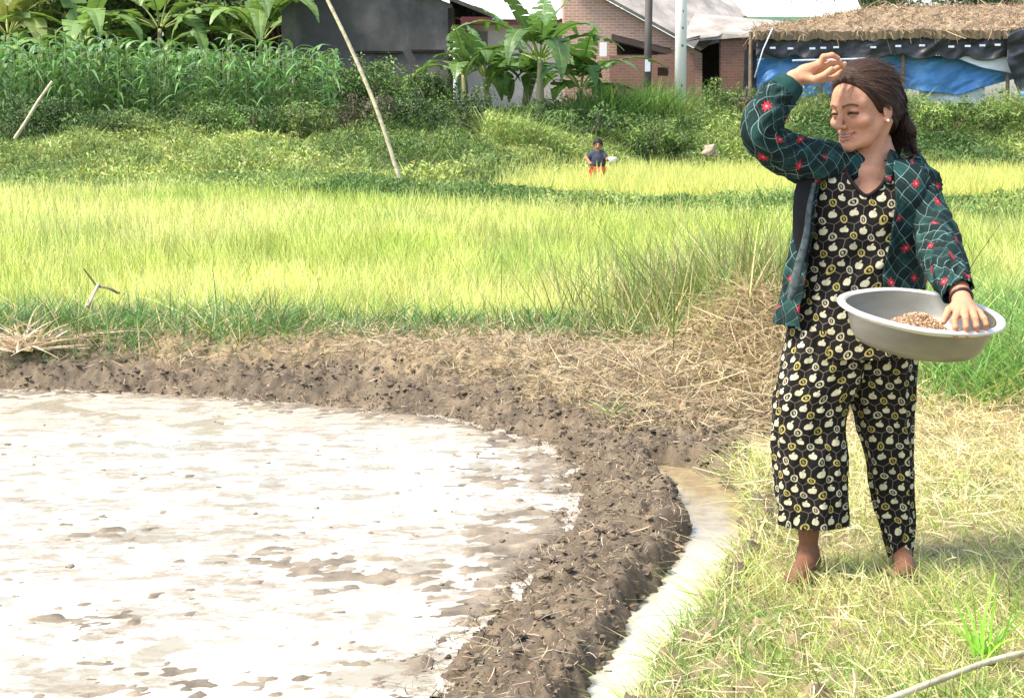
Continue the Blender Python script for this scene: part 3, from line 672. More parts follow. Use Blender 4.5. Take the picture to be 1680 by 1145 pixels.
# eyes, teeth, ear stud
m = Mat("eyeball", .15, .5); m.base(m.tint()); M_EYE = m.m
M_TEETH = plain("teeth", (.48, .43, .34), .3, .5, 40, .05)
def ball(c, r, nseg=20, nr=12, colf=None):
    u, v = np.meshgrid(np.linspace(0, 2*np.pi, nseg + 1), np.linspace(0, np.pi, nr + 1)); d = np.stack([np.sin(v)*np.cos(u), np.sin(v)*np.sin(u), np.cos(v)], -1).reshape(-1, 3)
    i = np.arange(len(d)).reshape(nr + 1, nseg + 1); Q = np.stack([i[:-1,:-1], i[1:,:-1], i[1:,1:], i[:-1,1:]], -1).reshape(-1, 4)
    return np.array(c) + d * r, Q, d
for s_ in (-1, 1):
    cc = H((s_*.031, .0725, -.002)); V, Q, d = ball(cc, .0133 * HS, 28, 20); gz = unit(fwd + .25 * np.array([0, 0, -1]))
    a = d @ gz; C = np.where((a > .965)[:, None], [.01, .008, .006], np.where((a > .86)[:, None], [.06, .03, .015], [.55, .50, .45]))
    mesh_np("eye", V, Q, None, C, None, True, M_EYE, person)
V, Q, d = ball((0, 0, 0), 1); V = np.array([H((p[0]*.024,   .0745 + p[1]*.0175, -.0700 + 6 * (p[0]*.024)**2 + p[2]*.0062)) for p in V]); mesh_np("teeth", V, Q, None, None, None, True, M_TEETH, person)
V, Q, d = ball(H((-.0835, .001, -.042)), .0045); mesh_np("earring", V, Q, None, None, None, True, plain("pearl", (.85, .83, .78), .2, .6, 20, .02), person)

# ---- hair
hr = SDF(HC - [.20, .20, .30], HC + [.24, .22, .19], .0026); hr.frame(HC, RH, HS)
hr.ell((0, -.016, .040), (.085, .103, .090), .01); hr.ell((0, -.052, -.020), (.070, .055, .075), .02)
hr.ell((0, .0, .085), (.060, .070, .045), .02)
def face_cut(P): return .010 - (P[..., 1] * .80 - P[..., 2] * .56 - .10 * np.abs(P[..., 0]) ) + .0 * P[..., 0]
hr._op(HC[None], .2, lambda P: (face_cut(P)), .004, 'sub')
for s_ in (-1, 1): hr.ell((s_*.092, -.004, -.030), (.030, .021, .030), .004, 'sub')
hr.frame()
hr.cap(W(1462, 165, .05), W(1470, 205, .07), .045, .036, .02); hr.cap(W(1470, 205, .07), W(1468, 250, .07), .034, .018, .015)
hr.cap(W(1470, 190, .07), W(1488, 215, .07), .028, .026, .01); hr.cap(W(1488, 215, .07), W(1500, 248, .06), .025, .010, .008)
Vq, Qq = hr.mesh(); L = head_local(Vq)
wv = L[:, 1] * .6 - L[:, 2] * .8; al = L[:, 1] * .8 + L[:, 2] * .6
st1 = noise(wv * 260 + 2 * noise(al * 20, L[:, 0] * 12, s=4), al * 12, L[:, 0] * 30, 7); st2 = noise(wv * 600, al * 18, L[:, 0] * 60, 8)
nrm = unit([1, 0, 0]); cen = HC + np.array([0, .02, 0]); out = (Vq - cen) / (np.linalg.norm(Vq - cen, axis=1)[:, None] + 1e-9)
Vq = Vq + out * (.0022 * st1 + .0012 * st2)[:, None]
base = np.array([.030, .017, .012]); C = np.clip(base * (1 + .55 * st1 + .3 * st2)[:, None] + np.array([.024, .011, .006]) * (sstep(.03, .12, L[:, 2]) * .6 + .15)[:, None], .004, 1)  # warm highlight over the crown added in the hair colour
# loose strands
ns = 1500; r = np.random.default_rng(3)
th = r.uniform(0, 6.28, ns); ph = r.uniform(.0, 1.25, ns)
d = np.stack([np.sin(ph)*np.cos(th), np.sin(ph)*np.sin(th), np.cos(ph)], 1); P = HC + (d * [.084, .101, .088] + [0, -.016, .040]) @ RH.T * HS * .995
k = face_cut(head_local(P)) < -.02; k = ~((head_local(P)[:, 1] * .8 - head_local(P)[:, 2] * .56) > .012); P = P[k]; d = d[k]
fl = (np.array([0, -.75, -.35])[None] + r.normal(size=(len(P), 3)) * .25 + d * .18) @ RH.T
Vs, Qs, Cs = blades(P, fl, .045 * r.lognormal(0, .3, len(P)), .0012, (d * .02 @ RH.T) + np.array([0, 0, -.35]) + r.normal(size=(len(P), 3)) * .13, 5, .6, varcol((.09, .055, .04), len(P), .3, .03))
P2 = np.array([W(1470 + a, 170 + b, .07 + c_) for a, b, c_ in zip(r.uniform(-5, 22, 200), r.uniform(0, 60, 200), r.uniform(-.03, .02, 200))]); D2 = r.normal(size=(200, 3)) * .5 + [.25, 0, -1]
Vt, Qt, Ct = blades(P2, D2, .045 * r.lognormal(0, .3, 200), .0012, r.normal(size=(200, 3)) * .3, 5, .6, varcol((.05, .03, .022), 200, .3, .03))
P3 = np.array([H((x, .066 - 6 * x * x, .080 - 4 * x * x)) for x in r.uniform(-.05, .06, 22)]); D3 = (r.normal(size=(22, 3)) * .3 + [0, .7, .1]) @ RH.T
Vu, Qu, Cu = blades(P3, D3, .035, .0010, r.normal(size=(22, 3)) * .3 + [0, 0, -.6], 5, .6, varcol((.05, .03, .022), 22, .3, .03))
ok = np.where((L[:, 1] * .8 - L[:, 2] * .56 < .0095))[0]; kk = r.choice(ok, 16000); Pn = Vq[kk]; nn = out[kk]; fl2 = (np.array([0, -.8, -.62]) @ RH.T)[None] + r.normal(size=(len(kk), 3)) * .10
low_ = (L[kk, 2] < -.03)[:, None]; fl2 = np.where(low_, np.array([.25, .1, -1.0]) + r.normal(size=(len(kk), 3)) * .12, fl2); fl2 = fl2 - nn * (fl2 * nn).sum(1)[:, None] + nn * .012
Vw, Qw, Cw = blades(Pn + nn * .0012, fl2, .038 * r.lognormal(0, .25, len(kk)), .0009, -nn * .20 + r.normal(size=nn.shape) * .04, 4, .6, varcol((.062, .036, .024), len(kk), .32, .05), np.cross(fl2, nn))
V, Q, C = join([(Vq, Qq, C), (Vw, Qw, Cw), (Vs, Qs, Cs), (Vt, Qt, Ct), (Vu, Qu, Cu)])
m = Mat("hair", .60, .22); m.base(m.tint()); M_HAIR = m.m
mesh_np("hair", V, Q, None, C, None, True, M_HAIR, person)

# ================================================================== CLOTH
def hexprint(m):
    uv = m.node("ShaderNodeUVMap", uv_map="UVMap").outputs[0]; sx = m.node("ShaderNodeSeparateXYZ")
    ns = m.noise(9, vec=uv, detail=2); mp = m.node("ShaderNodeVectorMath", operation='MULTIPLY_ADD')
    m.link(ns, mp.inputs[0]); mp.inputs[1].default_value = (.042, .042, 0); m.link(uv, mp.inputs[2]); m.link(mp.outputs[0], sx.inputs[0])
    u, v = N(m.nt, sx.outputs[0]), N(m.nt, sx.outputs[1]); D = .056; H3 = D * 3 ** .5
    def near(u, v):                                     # local vector to the nearest point of a triangular lattice
        ax = (((u / D) + 100.5).frac() - .5) * D; ay = (((v / H3) + 100.5).frac() - .5) * H3
        bx = (((u / D) + 100.0).frac() - .5) * D; by = (((v / H3) + 100.0).frac() - .5) * H3
        da = ax * ax + ay * ay; db = bx * bx + by * by; k = da.lt(db); ik = 1 - k
        return ax * k + bx * ik, ay * k + by * ik
    x, y = near(u, v)
    r1 = ((x - .0036) * (x - .0036) + (y + .0010) * (y + .0010)).sqrt(); r2 = ((x + .0036) * (x + .0036) + (y + .0010) * (y + .0010)).sqrt()
    fruit = r1.min(r2).lt(.0084); 
    leaf = (((x - .0035) * .8 + (y - .0105) * .6).abs() / .0042).max(((x - .0035) * .6 - (y - .0105) * .8).abs() / .0020).lt(1.0)
    app = (fruit * 1.0).max(leaf)
    cx, cy = near(u, v - D / 3 ** .5); rr = (cx * cx + cy * cy).sqrt()
    ring = (rr - .0095).abs().lt(.0021); dot = ((cx * cx + cy * cy * .5 + cx * cy * .6).sqrt()).lt(.0030)
    ax_, ay_ = x.abs(), y.abs(); hexm = ax_.max(ax_ * .5 + ay_ * .8660); line = hexm.gt(D / 2 - .0011) * rr.gt(.0118)
    alt = (((u / D) * .5 + (v / H3) * .5).frac()).gt(.5)
    blk = (.010, .009, .008)
    c = m.mix(line * .55, blk, (.24, .20, .14))
    ringc = m.mix(alt, (.46, .42, .28), (.38, .32, .10)); c = m.mix(ring, c, ringc); c = m.mix(dot * .7, c, ringc)
    c = m.mix(app * m.noise(30, vec=uv).step(.1, .5), c, (.58, .54, .36))
    return c
m = Mat("printed_cotton", .85, .2); m.base(hexprint(m)); m.bump(m.noise(28, detail=4), .35, .012); M_PRINT = m.m
def plaid(m, inner=False):
    uv = m.node("ShaderNodeUVMap", uv_map="UVMap").outputs[0]
    ns = m.node("ShaderNodeTexNoise"); ns.inputs["Scale"].default_value = 7; m.link(uv, ns.inputs["Vector"])
    mp = m.node("ShaderNodeVectorMath", operation='MULTIPLY_ADD'); m.link(ns.outputs[1], mp.inputs[0]); mp.inputs[1].default_value = (.05, .05, 0); m.link(uv, mp.inputs[2])
    sx = m.node("ShaderNodeSeparateXYZ"); m.link(mp.outputs[0], sx.inputs[0]); u, v = N(m.nt, sx.outputs[0]), N(m.nt, sx.outputs[1])
    a = (u + v) * .7071; b = (u - v) * .7071; S = .036
    fa, fb = ((a / S) + 100).frac(), ((b / S) + 100).frac()
    la = (fa - .5).abs().lt(.028); lb = (fb - .5).abs().lt(.028); la2 = (fa - .28).abs().lt(.02)
    ca = (((a / S) + 100.5) / 2).frac().gt(.5); cb = (((b / S) + 100.5) / 2).frac().gt(.5)
    c = m.mix(ca * .5 + cb * .5, (.005, .015, .0145), (.008, .030, .027))
    c = m.mix(ca * cb * m.noise(14, vec=uv).step(.45, .6) * .6, c, (.022, .085, .073))
    c = m.mix(la.max(lb) * m.noise(11, vec=uv).step(.3, .6), c, (.16, .26, .23)); c = m.mix(la2 * .35, c, (.10, .14, .12))
    G = .092; p = (((u / G) + 100).frac() - .5) * G; vr = ((v / G) + 100); row = (vr.floor() / 2).frac().gt(.25)
    p = ((((u / G) + row * .5) + 100).frac() - .5) * G; q = (vr.frac() - .5) * G
    r = (p * p + q * q).sqrt(); star = (p.abs().min(q.abs()) * 3.2 + r).lt(.0165).max(((p + q).abs().min((p - q).abs()) * 2.3 + r).lt(.0145))
    c = m.mix(star, c, (.42, .022, .035)); c = m.mix(r.lt(.0030), c, (.55, .2, .2))
    return c
m = Mat("plaid_flannel", .85, .2); m.base(plaid(m)); m.bump(m.noise(26, detail=4), .35, .012); M_PLAID = m.m
M_FACE = plain("pale_facing", (.07, .09, .09), .85, .2, 60, .6)
M_BLACK = plain("black_cloth", (.012, .012, .013), .8, .2, 20, .3)

def loft(name, mat, rings, nu=96, step=.007, disp=None, arc=(-np.pi, np.pi), seam=0.0, parent=None, uvoff=(0, 0), cutf=None, thick=.0022, power=2.3, frame=None):
    """rings: (centre, half width, half depth); arc angle 0 faces the camera, +angle = image right."""
    C = np.array([r[0] for r in rings]); AB = np.array([[r[1], r[2]] for r in rings])
    ln = np.linalg.norm(np.diff(C, axis=0), axis=1).sum(); m_ = max(8, int(ln / step)); Cc = catmull(C, m_); AB = catmull(AB, m_)
    s = np.concatenate([[0], np.cumsum(np.linalg.norm(np.diff(Cc, axis=0), axis=1))])
    if frame == 'sleeve':
        T = np.gradient(Cc, axis=0); T /= np.linalg.norm(T, axis=1)[:, None]; Fv = np.array([0, -1.0, 0]) - T * (T @ [0, -1.0, 0])[:, None]; Fv /= np.linalg.norm(Fv, axis=1)[:, None]
        Sv = np.cross(Fv, T); 
    else: Fv = np.tile([0, -1.0, 0], (m_, 1)); Sv = np.tile([1.0, 0, 0], (m_, 1))
    a0 = np.broadcast_to(arc[0](np.linspace(0, 1, m_)) if callable(arc[0]) else arc[0], (m_,)); a1 = np.broadcast_to(arc[1](np.linspace(0, 1, m_)) if callable(arc[1]) else arc[1], (m_,))
    t = np.linspace(0, 1, nu + 1); th = a0[:, None] + (a1 - a0)[:, None] * t[None]
    cs, sn = np.cos(th), np.sin(th); e = 2 / power; X = np.sign(sn) * np.abs(sn) ** e; Yv = np.sign(cs) * np.abs(cs) ** e
    dv = (disp(th, s[:, None] + 0 * th) if disp else 0)
    P = Cc[:, None] + Sv[:, None] * (X * (AB[:, :1] + dv))[..., None] + Fv[:, None] * (Yv * (AB[:, 1:] + dv))[..., None]
    ds = np.concatenate([np.zeros((m_, 1)), np.cumsum(np.linalg.norm(np.diff(P, axis=1), axis=2), 1)], 1); k0 = np.argmin(np.abs(th[0])) if np.abs(th[0]).min() < .3 else 0; uu = ds - ds[:, k0:k0+1] + uvoff[0]; vv = -s[:, None] + 0 * th + uvoff[1]
    i = np.arange(m_ * (nu + 1)).reshape(m_, nu + 1); Q = np.stack([i[:-1,:-1], i[1:,:-1], i[1:,1:], i[:-1,1:]], -1).reshape(-1, 4)
    V = P.reshape(-1, 3); uv = np.stack([uu, vv], -1).reshape(-1, 2)
    if cutf is not None:
        bad = cutf(V, th.reshape(-1)); Q = Q[~bad[Q].any(1)]
    o = mesh_np(name, V, Q, None, None, uv, True, mat, parent)
    if thick:
        md = o.modifiers.new("thickness", 'SOLIDIFY'); md.thickness = thick; md.offset = 0
    return o
def ring(xl, xr, py, b, dy=0.0): c = W((xl + xr) / 2, py, dy); return (c, (xr - xl) / 2 / FPX * (YW + dy + .05), b)
def folds(fr, amp, seed, fs=6.0, ws=3.0):
    def fn(th, s): return amp * fbm(np.cos(th) * ws + 3, np.sin(th) * ws + s * fs * .3, s * fs, s=seed, o=3) 
    return fn
def vfold(amp, seed, nf=5.0, sf=2.5, cr=0, cramp=0):
    def fn(th, s):
        r = amp * 1.25 * fbm(th * nf / 2 + 40 + .8 * noise(s * 4, th, s=seed + 1), s * sf, s=seed, o=3)
        if cramp: r = r + cramp * (.9 - 2.6 * np.abs(fbm(s * cr * .8 + 1.8 * np.sin(th + 1), th * 1.1 + 9, s=seed + 5, o=3)))
        return r
    return fn
def pxy(V):                                              # design pixels of points (for cutting the neckline)
    d = V - [0, 0, CAM_H]; dep = d[:, 1] * cP - d[:, 2] * sP; up = d[:, 1] * sP + d[:, 2] * cP; return 840 + FPX * d[:, 0] / dep, 572.5 - FPX * up / dep
NECK = np.array([(1376, 240), (1383, 268), (1392, 290), (1408, 312), (1422, 321), (1438, 312), (1452, 295), (1459, 268), (1462, 240)])
def neck_cut(V, th):
    x, y = pxy(V); return (sdpoly(NECK, x, y) < 0) & (np.abs(th) < 1.7)
loft("pyjama_top", M_PRINT, [ring(1362, 1478, 258, .060, .035), ring(1338, 1500, 268, .078, .025), ring(1328, 1508, 285, .098, .015), ring(1326, 1510, 320, .115, .005), ring(1328, 1508, 370, .122, 0), ring(1326, 1504, 420, .115, 0), ring(1316, 1500, 470, .112, 0), ring(1302, 1498, 520, .122, .0), ring(1292, 1499, 560, .132, .0), ring(1287, 1501, 580, .136, .0)],
     150, .0055, vfold(.012, 11, 4, 2.5, 12, .007), parent=person, cutf=neck_cut, uvoff=(.01, .0))
top_me = [o for o in COLL.objects if o.name == "pyjama_top"][0].data; tv = np.array([v.co[:] for v in top_me.vertices]); tx, ty = pxy(tv)
NP = catmull(NECK[1:-1], 50); pp = []
for a_, b_ in NP:
    d_ = (tx - a_)**2 + (ty - b_)**2 + 1e4 * (tv[:, 1] > YW + .02); k_ = np.argsort(d_)[:5]; pp.append([a_, b_, np.average(tv[k_, 1] - YW, weights=1 / (d_[k_] + 1))])
pp = np.array(pp); pp[:, 2] = np.convolve(np.pad(pp[:, 2], 4, mode='edge'), np.ones(9) / 9, 'valid')
V_, Q_, T_ = tube([W(a_, b_, c_ - .004) for a_, b_, c_ in pp], .0055, 8); mesh_np("neck_trim", V_, Q_, T_, None, None, True, plain("black_trim", (.014, .012, .011), .85, .2, 30, .3), person)
loft("trouser_leg", M_PRINT, [ring(1292, 1425, 535, .118, .0), ring(1284, 1420, 580, .112, -.015), ring(1275, 1410, 625, .105, -.03), ring(1270, 1394, 655, .098, -.04), ring(1268, 1384, 700, .092, -.045), ring(1272, 1388, 750, .088, -.05), ring(1278, 1386, 800, .085, -.05), ring(1281, 1387, 840, .084, -.05), ring(1281, 1388, 858, .084, -.05)],
     110, .006, vfold(.012, 21, 5, 1.6, 9, .006), parent=person, uvoff=(.3, .02))
loft("trouser_leg", M_PRINT, [ring(1370, 1499, 535, .116, .01), ring(1370, 1500, 580, .110, .02), ring(1378, 1499, 625, .102, .03), ring(1395, 1499, 655, .092, .035), ring(1411, 1499, 705, .082, .04), ring(1425, 1498, 760, .072, .045), ring(1434, 1496, 820, .062, .05), ring(1448, 1496, 870, .055, .05), ring(1457, 1496, 912, .050, .05)],
     110, .006, vfold(.010, 31, 5, 1.6, 10, .006), parent=person, uvoff=(.72, .035))
# jacket: body open at the front, two sleeves, cuffs, lining and collar
JR = [ring(1346, 1494, 262, .078, .03), ring(1322, 1516, 274, .100, .02), ring(1312, 1524, 292, .125, .01), ring(1306, 1524, 325, .145, 0), ring(1302, 1520, 370, .150, 0), ring(1294, 1516, 420, .145, 0), ring(1284, 1514, 470, .150, 0), ring(1272, 1512, 505, .155, 0), ring(1268, 1512, 528, .158, 0)]
aR = lambda t: np.interp(t, [0, .08, .2, .4, .7, 1], [.22, .32, .30, .26, .22, .35])
aL = lambda t: 2 * np.pi - np.interp(t, [0, .08, .2, .4, .6, .8, 1], [.70, .78, .80, .86, .92, .86, .78])
def hem_cut(V, th):
    x, y = pxy(V); return (th < 2.6) & (y > 482 + 6 * np.sin(x / 9.0))
loft("jacket", M_PLAID, JR, 170, .006, vfold(.014, 41, 5, 2.0, 9, .008), (aR, aL), parent=person, power=2.2, thick=.003, cutf=hem_cut)
def sring(px, py, dy, r, rb=None): return (W(px, py, dy), r, rb or r)
loft("jacket_sleeve", M_PLAID, [sring(1400, 280, .02, .058), sring(1356, 270, -.01, .064), sring(1320, 264, -.06, .061), sring(1286, 250, -.11, .056), sring(1258, 231, -.150, .054), sring(1249, 213, -.162, .053), sring(1257, 190, -.160, .052), sring(1269, 170, -.150, .048), sring(1281, 155, -.140, .045)],
     72, .005, vfold(.006, 51, 3, 6, 22, .010), parent=person, frame='sleeve', uvoff=(.05, .0), power=2.0)
loft("cuff", M_BLACK if False else plain("green_cuff", (.010, .045, .038), .85, .2, 30, .3), [sring(1275, 162, -.146, .0475), sring(1283, 153, -.139, .0480), sring(1291, 145, -.134, .0445), sring(1297, 138, -.129, .0415)], 60, .004, vfold(.003, 57, 3, 6), parent=person, frame='sleeve', power=2.0)
loft("jacket_sleeve", M_PLAID, [sring(1476, 278, .01, .060), sring(1496, 298, .005, .068), sring(1508, 330, -.02, .066), sring(1521, 362, -.08, .063), sring(1536, 395, -.145, .059), sring(1549, 425, -.24, .056), sring(1560, 452, -.33, .047), sring(1569, 474, -.395, .040), sring(1573, 481, -.415, .038)],
     72, .005, vfold(.006, 61, 3, 6, 20, .010), parent=person, frame='sleeve', uvoff=(.35, .02), power=2.0)
# collar standing round the neck, dark band down the left edge
def band(name, P, wdt, mat, nrm_, th=.003, uvs=0):
    P = catmull(P, 60); t, a, b = frames(P); nrm_ = np.asarray(nrm_, float); sd_ = np.cross(t, nrm_); sd_ /= np.linalg.norm(sd_, axis=1)[:, None]; w_ = np.interp(np.linspace(0, 1, 60), np.linspace(0, 1, len(wdt)), wdt)
    V = np.stack([P + sd_ * (w_ * k)[:, None] + nrm_ * (.004 * (1 - (2*k)**2)) for k in (-.5, -.25, 0, .25, .5)], 1); i = np.arange(300).reshape(60, 5)
    s = np.linspace(0, np.linalg.norm(np.diff(P, axis=0), axis=1).sum(), 60); uv = np.stack([np.tile(np.linspace(0, 1, 5), (60, 1)) * w_[:, None] + uvs, np.tile(s[:, None], (1, 5))], -1)
    o = mesh_np(name, V.reshape(-1, 3), np.stack([i[:-1,:-1], i[1:,:-1], i[1:,1:], i[:-1,1:]], -1).reshape(-1, 4), None, None, uv.reshape(-1, 2), True, mat, person); md = o.modifiers.new("thickness", 'SOLIDIFY'); md.thickness = th; return o
band("collar", [W(1456, 300, -.10), W(1460, 278, -.075), W(1464, 262, -.04), W(1466, 250, .02), W(1450, 243, .09), W(1420, 243, .10), W(1392, 248, .07)], [.020, .034, .040, .044, .044, .040, .03], M_PLAID, (.35, -.9, .2), uvs=.1)
band("lining", [W(1334, 268, -.065), W(1322, 300, -.088), W(1317, 340, -.102), W(1316, 390, -.108), W(1318, 430, -.108)], [.020, .050, .055, .050, .012], M_BLACK, (-.35, -.93, 0))
band("facing", [W(1336, 300, -.098), W(1328, 340, -.114), W(1322, 390, -.122), W(1312, 430, -.124), W(1302, 470, -.126), W(1296, 492, -.126)], [.006, .012, .016, .022, .026, .010], M_FACE, (-.2, -.97, 0))
# dark elastic bangle on the left wrist
t_ = np.linspace(0, 2*np.pi, 40); c0 = W(1577, 488, -.440); ax = unit(W(1582, 503, -.48) - W(1572, 474, -.40)); e1 = unit(np.cross(ax, [0, 0, 1])); e2 = np.cross(e1, ax)
V, Q, T = tube([c0 + (e1 * math.cos(a) + e2 * math.sin(a)) * .0285 for a in t_], .0042, 8, False); mesh_np("bracelet", V, Q, None, None, None, True, plain("dark_bangle", (.05, .018, .02), .4, .5, 40, .4), person)

# ================================================================== BASIN
c0 = W(1512, 506, BD)
bs = empty("basin", tuple(c0), "wide dented aluminium basin of seed propped on the woman's hip", "basin")
nb_ = unit([.085, -.135, 1.0]); e1 = unit(np.cross([0, 1, 0], nb_)); e2 = np.cross(nb_, e1)
BS = .955
prof = [(0, -.113), (.10, -.113), (.150, -.111), (.172, -.103), (.184, -.088), (.196, -.055), (.206, -.022), (.210, -.006), (.216, .0), (.226, .001), (.234, -.002), (.236, -.008), (.232, -.011), (.2275, -.0085), (.2155, -.0045), (.2115, -.008), (.2075, -.022)]
def lathe(pr, seg=112, wob=0.0):
    th = np.arange(seg) / seg * 2 * np.pi; pr = np.array(pr) * BS; r = pr[:, 0][:, None] * (1 + wob * noise(np.cos(th) * 1.5 + 5, np.sin(th) * 1.5, s=4))[None]; z = pr[:, 1][:, None] + wob * .25 * noise(np.cos(th) * 1.2, np.sin(th) * 1.2 + 4, s=6)[None] * (pr[:, 0] > .1)[:, None]
    P = c0 + e1 * (r * np.cos(th))[..., None] + e2 * (r * np.sin(th))[..., None] + nb_ * z[..., None]
    n = len(pr); i = np.arange(n * seg).reshape(n, seg); j = np.roll(i, -1, 1); return P.reshape(-1, 3), np.stack([i[:-1], j[:-1], j[1:], i[1:]], -1).reshape(-1, 4)
m = Mat("worn_aluminium", .42, .5); m.b.inputs["Metallic"].default_value = .55
n1 = m.noise(5, stretch=(1, 1, 3)); m.base(m.mix(n1.step(.3, .7), (.24, .23, .19), (.36, .345, .29))); m.link(m.noise(9).step(0, 1) * .25 + .32, m.b.inputs["Roughness"]); m.bump(m.noise(12), .15, .01); M_ALU = m.m
inner = [(0, -.110)] + [(a - .0025, b + .0025) for a, b in prof[1:8]]
V1, Q1 = lathe(prof[:8][::-1] + [], wob=.02); V2, Q2 = lathe(inner, wob=.02)
o = mesh_np("bowl", np.concatenate([V1, V2]), np.concatenate([Q1, Q2 + len(V1)]), None, None, None, True, M_ALU, bs)
V3, Q3 = lathe(prof[7:], wob=.02); mr = Mat("rim_aluminium", .35, .5); mr.b.inputs["Metallic"].default_value = .3; mr.base(mr.mix(mr.noise(8).step(.3, .7), (.66, .64, .58), (.78, .76, .70))); mesh_np("rim", V3, Q3, None, None, None, True, mr.m, bs)
# seed heaped inside
n = 5200; a = rng.random(n) * 6.28; r = .140 * np.sqrt(rng.random(n)); hz = -.100 + .075 * np.exp(-((r * np.cos(a) - .0)**2 + (r * np.sin(a) - .01)**2) / .0095) + .010 * rng.random(n)
P = c0 + e1 * (r * np.cos(a))[:, None] + e2 * (r * np.sin(a))[:, None] + nb_ * hz[:, None]
V, Q, C = leaves(P, rng.normal(size=(n, 3)) + nb_, .0095, .0050, varcol((.60, .43, .29), n, .2, .05))
tag(mesh_np("seed", V, Q, None, C, None, False, M_STRAW), "pinkish-brown sprouted rice seed lying in the basin", "seed", kind="stuff")
# ================================================================== FAR SIDE: HOUSES, SHED, POLES
GZ0 = .8
def quadwall(pts, Y, dy):                               # polygon in design pixels at distance Y, pushed back by dy
    return [tuple(at(a, b, Y)) for a, b in pts], (0, dy, 0)
def brickmat(name, c1, c2, mort, sx=.22, sy=.075, rough=.85):
    m = Mat(name, rough, .2); b = m.node("ShaderNodeTexBrick"); b.inputs["Color1"].default_value = (*c1, 1); b.inputs["Color2"].default_value = (*c2, 1); b.inputs["Mortar"].default_value = (*mort, 1)
    b.inputs["Scale"].default_value = 1; b.inputs["Brick Width"].default_value = sx; b.inputs["Row Height"].default_value = sy; b.inputs["Mortar Size"].default_value = .011
    mp = m.node("ShaderNodeMapping"); mp.inputs["Rotation"].default_value = (RAD(90), 0, 0); m.link(m.coord("Position"), mp.inputs[0]); m.link(mp.outputs[0], b.inputs["Vector"])
    m.base(m.mix(m.noise(1.6, detail=6).step(.4, .7) * .45, b.outputs[0], tuple(.6 * x for x in mort))); m.bump(b.outputs[1], -.4, .02); return m.m
M_BRICK = brickmat("brick", (.42, .20, .13), (.50, .27, .18), (.50, .44, .37))
M_BRICK2 = brickmat("old_brick", (.21, .10, .075), (.26, .13, .09), (.25, .17, .13))
m = Mat("stained_concrete", .9, .15); n1 = m.noise(.55, detail=6, stretch=(1, 1, .5)); n2 = m.noise(3, detail=6, rough=.7)
m.base(m.mix(n2.step(.4, .7) * .6, m.mix(n1.step(.4, .62), (.085, .083, .077), (.20, .19, .17)), (.060, .057, .052))); m.bump(n2, .3, .05); M_CONC = m.m
m = Mat("white_plaster", .8, .2); m.base(m.mix(m.noise(.9, detail=6, stretch=(1, 1, .4)).step(.45, .65), (.88, .87, .82), (.70, .69, .62))); M_PLAST = m.m
m = Mat("white_sheet_metal", .5, .4); m.base(m.mix(m.noise(1.5, detail=4).step(.3, .8), (.80, .80, .78), (.70, .69, .66))); M_WROOF = m.m
m = Mat("fibre_cement", .9, .2); m.base(m.mix(m.noise(1.8, detail=6).step(.35, .65), (.24, .215, .19), (.42, .38, .33))); m.bump(m.noise(4, stretch=(3, 1, 1)), .3, .03); M_FIBRE = m.m
M_MAROON = plain("maroon_paint", (.10, .022, .022), .6, .3, 3, .2)
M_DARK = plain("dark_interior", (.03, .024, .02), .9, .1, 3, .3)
def slab(mb, q, th, col=(1, 1, 1)):
    q = [np.array(p, float) for p in q]; n = np.cross(q[1] - q[0], q[3] - q[0]); n = n / np.linalg.norm(n) * th
    return mb.prism(q, -n, col)
def corru(q, nu=60, amp=.03, th=.02):                   # corrugated sheet across edge q0-q1, running q0->q3
    q0, q1, q2, q3 = [np.array(p, float) for p in q]; n = np.cross(q1 - q0, q3 - q0); n /= np.linalg.norm(n)
    u = np.linspace(0, 1, nu * 4 + 1)[:, None]; a = q0 + (q1 - q0) * u; b = q3 + (q2 - q3) * u; o = n * (amp * np.sin(u * nu * 2 * np.pi))
    V = np.concatenate([a + o, b + o, a + o - n * th, b + o - n * th]); k = len(u); i = np.arange(k - 1)
    Q = np.concatenate([np.stack([i, i+1, k+i+1, k+i], 1), np.stack([2*k+i, 3*k+i, 3*k+i+1, 2*k+i+1], 1), np.stack([i, 2*k+i, 2*k+i+1, i+1], 1), np.stack([k+i, k+i+1, 3*k+i+1, 3*k+i], 1), [[0, k, 3*k, 2*k]], [[k-1, 3*k-1, 4*k-1, 2*k-1]]])
    return V, Q
def base_pt(px, Y): return (xat(px, Y, GZ0), Y, GZ0)

h = empty("house", base_pt(620, 44), "dark weathered concrete house with a sloping roof edge behind the long bamboo pole", "house")
MB().prism(*quadwall([(462, 240), (742, 240), (742, 8), (560, -62), (462, -24)], 44, 7)).build("wall", M_CONC, h)
r = MB(); slab(r, [at(560, -76, 43.6), at(812, 24, 43.6), at(812, 24, 51.5), at(560, -76, 51.5)], .10); slab(r, [at(440, -30, 43.6), at(559, -76, 43.6), at(559, -76, 51.5), at(440, -30, 51.5)], .10); r.build("roof", plain("roof_tile", (.085, .07, .06), .85, .2, 4, .3), h)
MB().box(tuple(at(756, 40, 43.62)), tuple(at(808, 28, 43.9)[:2]) + (at(808, 28, 43.6)[2],)).build("fascia", M_MAROON, h)
V, Q, T = tube([at(747, 48, 43.7), at(747, 215, 43.7)], .055, 10); mesh_np("drain_pipe", V, Q, T, None, None, True, M_PLAST, h)
MB().box((at(735, 30, 43.9)[0], 43.85, GZ0 - .3), (at(741, 30, 43.9)[0], 43.995, at(735, 14, 43.9)[2])).build("corner_post", M_DARK, h)
o = MB()
for (a, b, c_, d_) in ((585, 84, 660, 88), (675, 82, 728, 86)): o.box(tuple(at(a, d_, 43.93)), (at(c_, b, 43.93)[0], 43.997, at(c_, b, 43.93)[2]))
o.build("ledge", M_DARK, h)

